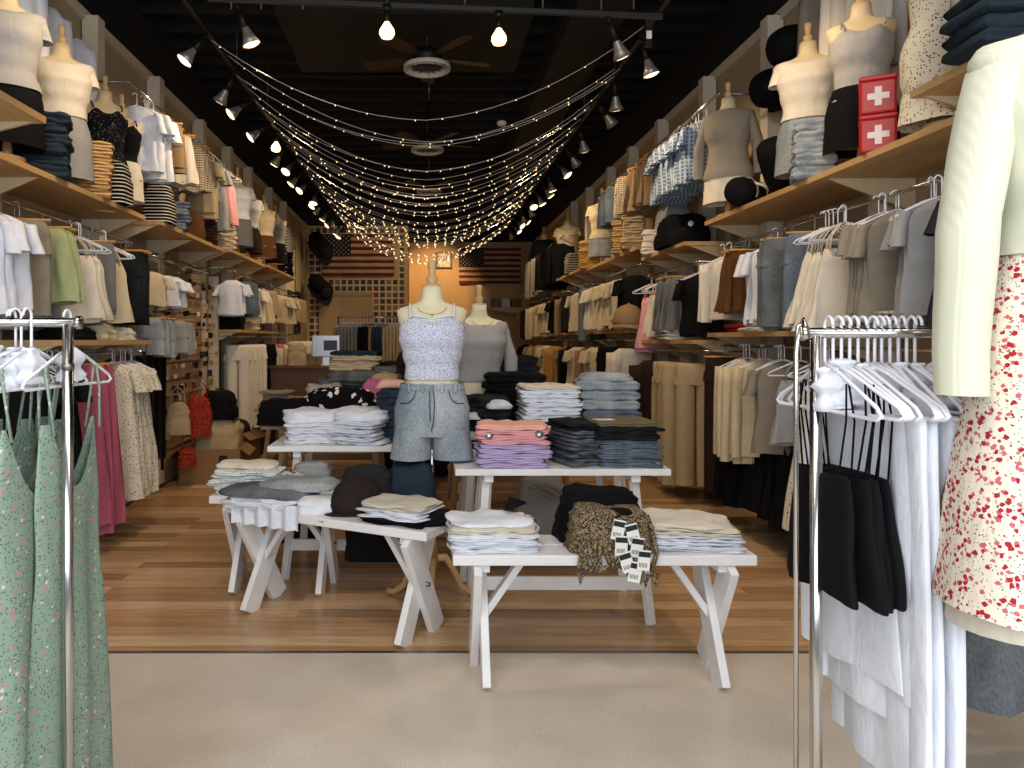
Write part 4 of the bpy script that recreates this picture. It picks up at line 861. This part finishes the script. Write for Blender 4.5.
def carton(label, x, y, z, w, d, h, rz, mat='card'):
    t = thing('cardboard_box', label, 'box', (x, y, z), rz)
    ob('carton', MB().box((0, 0, .005), (w, d, .01)).box((-w/2, 0, h/2), (.008, d, h)).box((w/2, 0, h/2), (.008, d, h)).box((0, -d/2, h/2), (w, .008, h)).box((0, d/2, h/2), (w, .008, h)), mat, t, smooth=False)
    for s in (-1, 1): ob('flap', MB().box((s*(w/2+.05), 0, h-.03), (.13, d, .006), Matrix.Rotation(s*.6, 3, 'Y')), mat, t, smooth=False)
carton('open cardboard box on the floor below the jewellery panel', -2.28, 7.95, 0, .62, .5, .36, .1)
carton('second cardboard box on the floor behind the first, left wall', -2.3, 8.75, 0, .5, .5, .42, -.2)
carton('dark cardboard box on the floor under the beige trousers', -2.2, 9.9, 0, .4, .4, .35, .3, 'darkbrown')
ob_ = ob('box_label', MB().box((-2.15, 7.71, .26), (.16, .006, .07)), 'navy', None, smooth=False); tag(ob_, 'dark blue printed panel on the front of the open cardboard box', 'label')
handbag('grey-beige handbag hanging above the cardboard box', -2.5, 7.45, .55, 'beige', .24, .32)
handbag('red sequinned handbag hanging above the cardboard box', -2.36, 7.7, .5, 'red_sequin', .26, .42)
handbag('small dark red pouch hanging over the cardboard box front', -2.42, 7.5, .22, 'red_sequin', .18, .18)
tag(ob('hat', heap(.36, .34, .3, 66, .4), 'black', None, (-2.22, 7.95, .66)), 'black hat on top of the clothes in the cardboard box', 'hat')
tag(ob('sweater', heap(.5, .42, .38, 67), 'beige', None, (-2.24, 7.98, .3)), 'beige clothes piled in the open cardboard box', 'clothes')
tag(ob('sweater', heap(.4, .4, .2, 68), 'darkbrown', None, (-2.28, 8.72, .36)), 'dark clothes in the second cardboard box', 'clothes')

# ------------------------------------------------------------------ back of the shop
def flag(label, x0, x1, z0, z1, y):
    t = thing('flag', label, 'flag', ((x0+x1)/2, y, z0)); W = x1-x0; H = z1-z0
    nx = 24; sh = H/13; mbf = MB()
    def wy(x): return .02*math.sin(x*11)-.01
    for i in range(13):
        for j in range(nx):
            xa = -W/2+W*j/nx; xb = -W/2+W*(j+1)/nx; za = H-sh*(i+1); zb = H-sh*i
            mbf.add([(xa, wy(xa), za), (xb, wy(xb), za), (xb, wy(xb), zb), (xa, wy(xa), zb)], [(0, 1, 2, 3)], i % 2)
    ob('stripes', mbf, ['flag_red', 'flag_white'], t, smooth=False)
    ca = MB(); cw = W*.4
    for j in range(10):
        xa = -W/2+cw*j/10; xb = -W/2+cw*(j+1)/10
        ca.add([(xa, wy(xa)-.006, H-7*sh), (xb, wy(xb)-.006, H-7*sh), (xb, wy(xb)-.006, H+.001), (xa, wy(xa)-.006, H+.001)], [(0, 1, 2, 3)])
    c = ob('canton', ca, 'navy', t, smooth=False); st = MB()
    for r_ in range(9):
        for q in range(6 if r_ % 2 == 0 else 5):
            cx_ = -W/2+cw*((q*2+1+(r_ % 2))/12); cz = H-7*sh*(r_+1)/10; R_ = sh*.36
            pts = [(cx_+(R_ if k % 2 == 0 else R_*.42)*math.sin(k*PI/5), wy(cx_)-.010, cz+(R_ if k % 2 == 0 else R_*.42)*math.cos(k*PI/5)) for k in range(10)]
            st.add(pts, [tuple(range(10))])
    ob('stars', st, 'flag_white', c, smooth=False)
flag('large american flag on the photo-covered back wall', PX(322, 17.4), PX(394, 17.4), PZ(276, 17.4), PZ(234, 17.4), 17.42)
flag('smaller american flag on the deeper back wall at right', PX(459, 20.3), PX(521, 20.3), PZ(283.5, 20.3), PZ(248, 20.3), 20.32)
pm = MB().box((0, 0, 0), (.150, .008, .150)).box((0, -.006, .004), (.112, .004, .112), None, 1).mesh('photo', False)
for n_, c_ in (('ph1', '#2a1d14'), ('ph2', '#5a3a22'), ('ph3', '#7a2018'), ('ph4', '#3a3430'), ('ph5', '#8a6a48')): plain(n_, c_)
for i in range(15):
    for j in range(18):
        x = -2.70+i*.152; z = 4.08-j*.152
        if -2.5 < x < -.72 and PZ(279, 17.4) < z < 4.0 : continue
        if -2.52 < x < -1.28 and z < 2.66: continue
        dc = rnd.choice([('ph1', 'dark'), ('ph2', 'brown'), ('ph3', 'reddish'), ('ph4', 'grey'), ('ph5', 'tan')])
        o = ob('photo_print', pm, ['photo_border', dc[0]], None, (x, YB1-.006, z)); tag(o, 'white bordered %s photo print on the back wall' % dc[1], 'photo', '%s photo prints on the back wall' % dc[1])
struct('door_1', MB().box((-1.9, YB1-.02, 1.28), (1.1, .05, 2.5)).box((-1.9, YB1-.04, 2.2), (.8, .03, .4)), 'wall_back')
struct('trim_20', MB().box((-2.48, YB1-.03, 1.28), (.08, .07, 2.56)).box((-1.32, YB1-.03, 1.28), (.08, .07, 2.56)).box((-1.9, YB1-.03, 2.58), (1.24, .07, .08)), 'flag_white')
struct('trim_21', MB().box((-.47, YB1-.02, 2.1), (.1, .1, 4.2)), 'wall_back')
def picture(label, c, w, h, axis, mt):
    p = thing('framed_picture', label, 'picture', c)
    if axis == 'Y': d1, d2 = (.03, w, h), (.034, w*.8, h*.85)
    else: d1, d2 = (w, .03, h), (w*.8, .034, h*.85)
    ob('frame', MB().box((0, 0, 0), d1), 'frame_dark', p, smooth=False); ob('print', MB().box((0, 0, 0), d2), mt, p, smooth=False)
picture('tall dark framed picture on the rear left wall', (XL+.02, 15.2, 2.96), 1.2, 1.05, 'Y', 'cream')
picture('black framed print high on the deeper back wall', (PX(444, 20.3), 20.33, PZ(260, 20.3)), .44, .44, 'X', 'paisley')
picture('small dark and white poster low on the rear left wall', (XL+.02, 16.1, 2.1), .7, .9, 'Y', 'polka')
cap('black cap hung upper on the rear left wall', -2.5, 16.6, 3.7, 0, 'black', 1.9, (1.2, 0, .9), 'black caps')
cap('black cap hung upper at the back corner', -2.35, 17.2, 3.55, 0, 'charcoal', 1.9, (1.2, 0, .4))
cap('black cap hung lower on the rear left wall', -2.5, 16.6, 2.75, 0, 'black', 1.9, (1.2, 0, .9))
cap('black cap hung lower at the back corner', -2.35, 17.2, 2.62, 0, 'charcoal', 1.9, (1.2, 0, .4))
tag(ob('striped_hat', heap(.3, .6, .7, 70, .4), 'stripe_black', None, (-2.62, 13.7, 2.9)), 'striped dark hat bundle hung on the far left wall', 'hat')
ct = thing('cash_counter', 'brown wooden cash counter at the back left', 'counter', (-1.75, 11.2, 0)); ob('body', MB().box((0, 0, .54), (1.1, .6, 1.08)), 'dark_wood', ct, smooth=False); ob('worktop', MB().box((0, 0, 1.10), (1.2, .7, .04)), 'dark_wood', ct, bevel=.005, smooth=False)
mo = thing('computer_monitor', 'silver desktop computer seen from behind on the cash counter', 'computer', (-1.5, 11.1, 1.12))
ob('screen_back', MB().box((0, 0, .29), (.42, .03, .33)), 'silver', mo, bevel=.01, smooth=False); ob('stand', MB().bar((0, 0, 0), (0, .01, .16), .1, .01).box((0, 0, .006), (.16, .14, .012)), 'silver', mo, smooth=False)
tb = ob('tablet', MB().box((.07, -.03, .30), (.2, .012, .15)), 'screen', mo, smooth=False)
tag(ob('paper_bag', heap(.3, .2, .34, 71, .5), 'beige', None, (-1.95, 11.2, 1.12)), 'brown paper goods heaped on the cash counter', 'bag')
rk = thing('clothing_rack', 'chrome rack of grey sweatshirts near the back', 'rack', (-.82, 12, 0))
ob('rail', MB().tube([(-.62, 0, 1.87), (.62, 0, 1.87)], .012, 8), 'chrome', rk)
for s in (-1, 1): ob('pole', MB().tube([(s*.6, 0, 0), (s*.6, 0, 1.87)], .012, 8), 'chrome', rk); ob('foot', MB().tube([(s*.6, -.25, .02), (s*.6, .25, .02)], .015, 8), 'chrome', rk)
gi = 0
for mt, n_, d in (('midgrey', 7, 'grey sweatshirt'), ('black', 3, 'black jacket'), ('tan', 1, 'tan striped shirt'), ('darkdenim', 3, 'dark blue jacket'), ('beige', 6, 'beige shirt')):
    for k in range(n_):
        x = -.82-.52+gi*.056; gi += 1
        o = ob('sweatshirt', garment('long', .55, .22, k % 3), mt, None, (x, 12, 1.87), .95); tag(o, d+' on the chrome rack near the back', 'top', d+' on rear chrome rack' if n_ > 1 else None)
        h = ob('clothes_hanger', hanger_mesh('plastic'), 'hanger_white', None, (x, 12, 1.87), .95); tag(h, 'white hanger of a %s on the rear chrome rack' % d, 'hanger', 'rear rack hangers, '+d)
# rear lit shelf goods
sh_ = shelf(1, 19.2, 20.2, 2.35, 1.4, 'wooden shelf on the deeper back wall, right side'); 
for i in range(5): tag(ob('storage_box', MB().box((0, 0, .12), (.22, .22, .24)), ['offwhite', 'tan', 'white', 'card', 'cream'][i], None, (1.6+.26*i, 19.7, 2.35), smooth=False, bevel=.01), ['ivory', 'tan', 'white', 'brown', 'cream'][i]+' box on the shelf at the deeper back wall', 'box')

# ------------------------------------------------------------------ front racks
def slip_mesh(L, w, seed, prof=((0, .75), (.1, .8), (.5, .9), (1, 1.05)), amp=.014):
    mb = MB(); gm_body(mb, list(prof), L, -.32, w, .03, seed, 30, amp)
    for s in (-1, 1):
        for dy in (-.012, .012): mb.tube([(s*.10, dy*.3, -.125), (s*.11, dy, -.2), (s*w*.6, dy*1.6, -.33)], .0028, 5)
    return mb.mesh('slip')
def rack(label, xe, xo, y, z, r1=.0135):
    t = thing('clothing_rack', label, 'rack', (0, 0, 0))
    ob('rail', MB().tube([(xe-(.02 if xe < 0 else .02)*(-1 if xe < 0 else 1), y, z), (xo, y, z)], .0115, 12), 'chrome', t)
    ob('end_cap', MB().lathe([(0, -.006), (.017, -.006), (.017, .006), (0, .006)], 14).xf(Matrix.Translation((xe+(.028 if xe < 0 else -.028), y, z)) @ Matrix.Rotation(PI/2, 4, 'Y')), 'chrome', t)
    for x in (xe, xo):
        ob('pole', MB().tube([(x, y, .03), (x, y, z-.005)], r1, 14), 'chrome', t)
        ob('collar', MB().tube([(x, y, z-.12), (x, y, z-.105)], r1*1.15, 14), 'steel', t)
        ob('base', MB().tube([(x, y-.28, .03), (x, y+.28, .03)], .015, 10), 'chrome', t)
    return t
def scoop_dress(L, w, seed):
    mb = MB(); r = random.Random(seed); ph = r.random()*6; rows = 22; rings = []
    for i in range(rows+1):
        t = i/rows; hw = w*(.72+.16*math.sin(min(1, t*5)*PI/2)-.05*math.sin(min(1, max(0, (t-.12)/.25))*PI)+.45*max(0, t-.3))
        rg = ring(.012*math.sin(t*4+ph), -.33-L*t, hw, .03*(.7+.5*t), 36, .024*min(1, t*1.5), 24, ph+t*.6)
        if i < 3:
            dip = (.13, .09, .04)[i]
            rg = [Vector((p.x, p.y, p.z-dip*(1-min(1, abs(p.x)/(w*.62))**2.2)+(.05, .02, 0)[i]*min(1, abs(p.x)/(w*.6)))) for p in rg]
        rings.append(rg)
    mb.loft(rings, False, False)
    for s in (-1, 1):
        for dy in (-.016, .016): mb.tube([(s*.12, dy*.3, -.135), (s*.12, dy, -.2), (s*w*.62, dy*1.6, -.31)], .0045, 5)
    return mb.mesh('scoop_dress')
YL = 1.9; rack('chrome clothing rack of green floral dresses, left foreground', PX(68, YL), -1.75, YL, 1.545)
sm_ = heap(.05, .05, .05, 77)
def ribbon_hanger(x, y, z, rz, label, grp, rib=True):
    h = thing('clothes_hanger', label, 'hanger', (x, y, z), rz, grp)
    ob('frame', hanger_mesh('plastic'), 'hanger_white', h)
    if rib: ob('ribbon', heap(.07, .05, .09, int(x*100) % 3, 1.5), 'white', h, (0, 0, -.18+.01*math.sin(x*50)))
for i in range(9):
    x = -.955-.042*i; y = YL+(.09, -.03, -.0, .05, 0, 0, 0, 0, 0)[i]; yaw = PI/2+(-.10, -.10, -.42, -.15, -.35, -.1, -.2, 0, -.1)[i]
    o = ob('dress', scoop_dress(1.12, .17, i), 'green_floral', None, (x, y, 1.565), yaw, scale=(1.0, .8, 1))
    tag(o, 'sage green floral strappy dress on the left foreground rack', 'dress', 'green floral dresses on the left rack')
    ribbon_hanger(x, y, 1.565, yaw, 'white plastic hanger with ribbon on the left foreground rack', 'hangers on the left foreground rack')
YR = 1.6; rack('chrome clothing rack of black slips and white shirts, right foreground', PX(816, YR), 1.6, YR, 1.515, .0125)
tag(ob('support_rod', MB().tube([(.80, 1.6, .03), (.80, 1.6, 1.47), (.805, 1.6, 1.53), (.815, 1.6, 1.545), (.825, 1.6, 1.52)], .0055, 8), 'chrome', None), 'thin curved chrome rod beside the right foreground rack pole', 'rod')
zr = 1.535
for i in range(5):
    x = .862+.018*i; yaw = PI/2+rnd.uniform(-.02, .12)
    tag(ob('slip_top', slip_mesh(.25, .145, i), 'black', None, (x, YR+rnd.uniform(-.02, .02), zr), yaw, scale=(1, .7, 1)), 'black thin-strapped top on the right foreground rack', 'top', 'black strappy tops on the right rack')
    ribbon_hanger(x, YR, zr, yaw, 'white hanger of a black strappy top, right front rack', 'hangers of black tops, right rack')
for i in range(7):
    x = (.955, .97)[i] if i < 2 else .985+.018*(i-2); yaw = PI/2+rnd.uniform(-.1, .1)+(.0 if i < 2 else -.1)
    L = [.70, .78, .90, .95, .88, .93, .96][i]; y = YR+(.04 if i < 2 else .02)
    tag(ob('long_sleeve_shirt', garment('long', L-.08, .17, i % 3), 'white', None, (x, y, zr-.03), yaw, scale=(1, .45, 1)), 'long white shirt on the right foreground rack', 'shirt', 'white shirts on the right rack')
    ribbon_hanger(x, YR, zr, yaw, 'white hanger of a long white shirt, right foreground rack', 'hangers of white shirts, right rack', i % 2 == 0)
for i in range(4): ribbon_hanger(1.10+.03*i, YR, zr, PI/2+.1*i, 'bare white hanger at the sleeve end of the right foreground rack', 'bare hangers, right rack')
tag(ob('dress', garment('sdress', .4, .2, 1), 'pink_check', None, (1.22, YR, zr), PI/2), 'pink checked dress at the far end of the right foreground rack', 'dress')
rail(1, 2.2, 3.05, 1.12, 1.93, 'short rail of dark grey denim skirts, lower right')
for i in range(6): tag(ob('denim_skirt', garment('skirt', .66, .24, i % 3), 'blackdenim' if i % 2 else 'greydenim', None, (1.93, 2.32+.12*i, 1.1), rnd.uniform(-.1, .1)), ('black' if i % 2 else 'dark grey')+' denim skirt on the short rail, lower right corner', 'skirt', ('black' if i % 2 else 'dark grey')+' denim skirts, lower right')

# ------------------------------------------------------------------ ceiling fittings
TX = 1.84; TZ = 4.1
for s, nm in ((-1, 'left'), (1, 'right')):
    tr = thing('lighting_track', 'long black lighting track over the %s side of the shop' % nm, 'track', (s*TX, 0, 0))
    ob('channel', MB().box((0, 11.5, TZ), (.04, 12.2, .035)), 'black_metal', tr, smooth=False)
    for k in range(9): ob('hanging_rod', MB().tube([(0, 5.8+k*1.4, TZ), (0, 5.8+k*1.4, ZC-.05)], .006, 5), 'grey_metal', tr)
tr = thing('lighting_track', 'grey cross track spanning the front of the ceiling', 'track', (0, 5.7, 0))
ob('channel', MB().bar((-1.68, 0, 4.13), (1.82, 0, 3.99), .035, .035), 'grey_metal', tr, smooth=False)
for x in (-1.5, -1.27, -.95, -.3, .3, .9, 1.35, 1.6): ob('hanging_rod', MB().tube([(x, 0, 4.05), (x, 0, ZC-.05)], .007, 6), 'steel', tr)
def lamp_proto(style):
    t = thing('track_light', '', 'light')
    if style == 'cone':
        ob('stem', MB().tube([(0, 0, 0), (0, 0, -.05)], .012, 8).tube([(0, 0, -.05), (0, 0, -.2)], .026, 10), 'black_metal', t)
        ob('shade', MB().lathe([(.026, -.19), (.034, -.22), (.05, -.27), (.074, -.325), (.07, -.325), (.045, -.27), (.02, -.22)], 18, caps=False), 'shade_metal', t)
        ob('bulb', MB().lathe([(0, -.30), (.062, -.305), (.066, -.318), (.045, -.33), (0, -.335)], 16), 'bulb_emit', t)
    else:
        ob('stem', MB().box((0, 0, -.02), (.06, .04, .05)).tube([(0, 0, -.04), (0, 0, -.14)], .02, 8), 'black_metal', t)
        ob('bulb', MB().lathe([(.018, -.13), (.03, -.15), (.055, -.19), (.06, -.22), (.045, -.25), (0, -.262)], 18), 'bulb_big', t)
    return t
protoc = lamp_proto('cone'); protob = lamp_proto('bulb'); first = [True, True]
def place_lamp(kind, loc, rot, label, grp=None):
    p = (protoc, protob)[kind]
    o = p if first[kind] else copy_tree(p); first[kind] = False
    o.location = loc; o.rotation_euler = rot; o['label'] = label
    if grp: o['group'] = grp
    elif 'group' in o: del o['group']
ys = [6.25, 7.15, 7.9, 8.8, 9.75, 10.5, 11.2, 11.9, 12.5, 13.1, 13.7, 14.3, 14.9, 15.5, 16.1, 16.7]
lr = random.Random(3)
for s, nm in ((-1, 'left'), (1, 'right')):
    for i, y in enumerate(ys):
        place_lamp(0, (s*TX, y+(.1 if s > 0 else 0), TZ-.015), (lr.uniform(-.5, .3), -s*.55+lr.uniform(-.3, .3), lr.uniform(-.5, .5)), 'small metal cone spotlight on the %s lighting track' % nm, 'spotlights on the %s track' % nm)
place_lamp(0, (-1.46, 5.7, 4.09), (.1, -.35, 0), 'metal cone spotlight at the left end of the cross track')
place_lamp(0, (1.40, 5.7, 3.99), (.2, -.5, .2), 'glowing cone spotlight at the right end of the cross track')
place_lamp(1, (PX(387, 5.7), 5.7, 4.08), (0, 0, 0), 'round glowing bulb on the cross track, left of the ceiling fan')
place_lamp(1, (PX(499, 5.7), 5.7, 4.03), (0, 0, 0), 'round glowing bulb on the cross track, right of the ceiling fan')
place_lamp(1, (-TX, 9.15, TZ-.015), (.1, .1, 0), 'round glowing bulb among the left track spotlights')
fp = thing('track_power_feed', 'small black and white power feed hanging from the right end of the cross track', 'fitting', (1.71, 5.7, 3.98)); ob('housing', MB().box((0, 0, -.12), (.05, .05, .2)), 'black_metal', fp, smooth=False); ob('label_plate', MB().box((0, -.028, -.14), (.04, .006, .06)), 'paper', fp, smooth=False)
def fan(label, x, y, z):
    f = thing('ceiling_fan', label, 'fan', (x, y, z))
    ob('rod', MB().tube([(0, 0, .15), (0, 0, ZC-z-.05)], .018, 8), 'black_metal', f)
    ob('motor', MB().lathe([(.05, .2), (.13, .17), (.16, .1), (.13, .04), (.08, .02)], 20), 'black_metal', f)
    g = MB().lathe([(.235, -.02), (.235, .02), (.17, .03), (.165, -.01), (.2, -.03)], 28, caps=False); ob('light_ring', g, 'offwhite', f)
    gr = MB()
    for k in range(12):
        a = k*PI/6; gr.bar((math.cos(a)*.03, math.sin(a)*.03, 0), (math.cos(a)*.175, math.sin(a)*.175, 0), .006, .01)
    ob('grille', gr, 'steel', f, smooth=False)
    for k in range(5):
        a = k*2*PI/5+.3; R_ = Matrix.Rotation(a, 4, 'Z') @ Matrix.Rotation(.2, 4, 'X')
        mb = MB().loft([[Vector((u, -w_, 0)), Vector((u, w_, 0)), Vector((u, w_, .008)), Vector((u, -w_, .008))] for u, w_ in ((.16, .03), (.25, .05), (.4, .075), (.62, .08), (.68, .05))]).xf(Matrix.Translation((0, 0, .09)) @ R_)
        ob('blade', mb, 'fan_brown', f, smooth=False)
    ob('pull_chain', MB().tube([(.02, 0, 0), (.02, 0, -.32)], .003, 4), 'steel', f)
fan('brown ceiling fan with pale ring grille nearest the front', 0.01, 7.4, 4.22)
fan('brown ceiling fan with pale ring grille, second from the front', 0.02, 10.6, 4.22)
fan('brown ceiling fan with pale ring grille, furthest back', 0.06, 13.6, 4.22)
dt = thing('smoke_detector', 'small pale ceiling detector right of the fan', 'detector', (.9, 8.8, ZC-.9)); ob('body', MB().lathe([(.05, 0), (.06, .03), (.05, .05)], 14), 'offwhite', dt); ob('stem', MB().tube([(0, 0, .05), (0, 0, .85)], .006, 5), 'black_metal', dt)
# fairy light strands
bulb_me = MB().lathe([(.0, -.022), (.0075, -.014), (.0075, -.004), (.004, 0)], 6, caps=False).mesh('bulb')
stem_me = None
ns = 37; sr = random.Random(9)
for i in range(ns):
    y = 6.35+(.30+.25*min(1, i))*(i > 0)+.26*max(0, i-1)+.0012*i*i+sr.uniform(-.1, .1); sag = .62+sr.uniform(-.07, .10)
    sag += .03
    y2 = y+sr.uniform(-.25, .25)
    st = thing('fairy_light_strand', 'thin wire strand of tiny warm bulbs swagged across the ceiling', 'string light', (0, y, TZ), 0, 'fairy light strands across the ceiling')
    skew = sr.uniform(-.04, .04)
    def P(u): return Vector((u*TX, (y2-y)*(u+1)/2, -.0-sag*(1-u*u)-.10*(1-abs(u))+skew*u))
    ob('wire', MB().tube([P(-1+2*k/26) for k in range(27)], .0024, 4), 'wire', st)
    nb = 12+min(9, i//2)
    for k in range(nb):
        u = -1+2*(k+.5+sr.uniform(-.25, .25))/nb
        ob('bulb', bulb_me, 'fairy', st, P(u), 0, (sr.uniform(-.6, .6), sr.uniform(-.6, .6), 0), scale=.62+.03*i)
# cloth graphic details
# ------------------------------------------------------------------ lights
def spot(loc, target, e, size=1.1, col=(1, .74, .47), blend=.8, rad=.06):
    l = bpy.data.lights.new('spot', 'SPOT'); l.energy = e; l.spot_size = size; l.spot_blend = blend; l.color = col; l.shadow_soft_size = rad
    o = bpy.data.objects.new('spot_lamp', l); COL.objects.link(o); o.location = loc
    o.rotation_euler = (Vector(target)-Vector(loc)).to_track_quat('-Z', 'Y').to_euler(); return o
for s in (-1, 1):
    for y in (4.3, 6.4, 8.3, 10.4, 12.6, 15.0):
        spot((s*1.3, y, 3.9), (s*2.75, y+.5, 2.0), 122, 1.7)
spot((0, 15, 4.0), (-1.5, 17.5, 2.8), 80, 1.5); spot((.5, 18.6, 4.0), (.2, 20.4, 2.9), 260, 1.4, (1, .6, .28))
spot((-1.2, 5.6, 4.0), (-.6, 7.5, .9), 110, 1.2); spot((1.2, 5.6, 4.0), (.7, 5.0, .8), 90, 1.1); spot((0, 9, 4.0), (-.6, 11, 1.0), 110, 1.5)
spot((-.3, 5.5, 3.8), (-.3, 4.2, .8), 26, 1.5, (1, .9, .8)); spot((.6, 5.5, 3.8), (.9, 3.7, .6), 26, 1.5, (1, .9, .8))
def area(loc, target, e, sx, sy, col):
    l = bpy.data.lights.new('area', 'AREA'); l.shape = 'RECTANGLE'; l.size = sx; l.size_y = sy; l.energy = e; l.color = col
    o = bpy.data.objects.new('daylight_fill', l); COL.objects.link(o); o.location = loc; o.rotation_euler = (Vector(target)-Vector(loc)).to_track_quat('-Z', 'Y').to_euler(); return o
spot((-2.0, 3.0, 4.0), (-1.9, 3.6, 0), 70, 1.2, (1, .78, .55)); spot((2.2, 3.0, 4.0), (2.1, 3.4, 0), 70, 1.1, (1, .78, .55))  # added warm spots without fixtures, warming the floor left and right of the middle
area((0, .2, 4.2), (0, 2.8, 0), 120, 4.5, 1.5, (1, .95, .9))  # added overhead fill that brightens the front floor, standing in for open sky
area((0, -1.2, 1.9), (0, 4, .9), 175, 5.5, 2.0, (.86, .93, 1.0))
w = bpy.data.worlds.new('World'); SC.world = w; w.use_nodes = True
w.node_tree.nodes['Background'].inputs[0].default_value = (.80, .88, 1, 1); w.node_tree.nodes['Background'].inputs[1].default_value = .34

# ------------------------------------------------------------------ camera
cam = bpy.data.cameras.new('Camera'); co_ = bpy.data.objects.new('Camera', cam); COL.objects.link(co_)
co_.location = (0, 0, EYE); co_.rotation_euler = (PI/2, 0, 0)
cam.sensor_width = 36; cam.lens = 36*F/1024; cam.shift_x = (512-CX)/1024; cam.shift_y = -(384-CY)/1024
cam.clip_start = .05
SC.camera = co_
SC.view_settings.view_transform = 'Standard'
SC.view_settings.look = 'None'
SC.view_settings.exposure = -0.27
SC.cycles.use_denoising = True; SC.cycles.max_bounces = 5; SC.cycles.diffuse_bounces = 3; SC.cycles.glossy_bounces = 3; SC.cycles.sample_clamp_indirect = 4
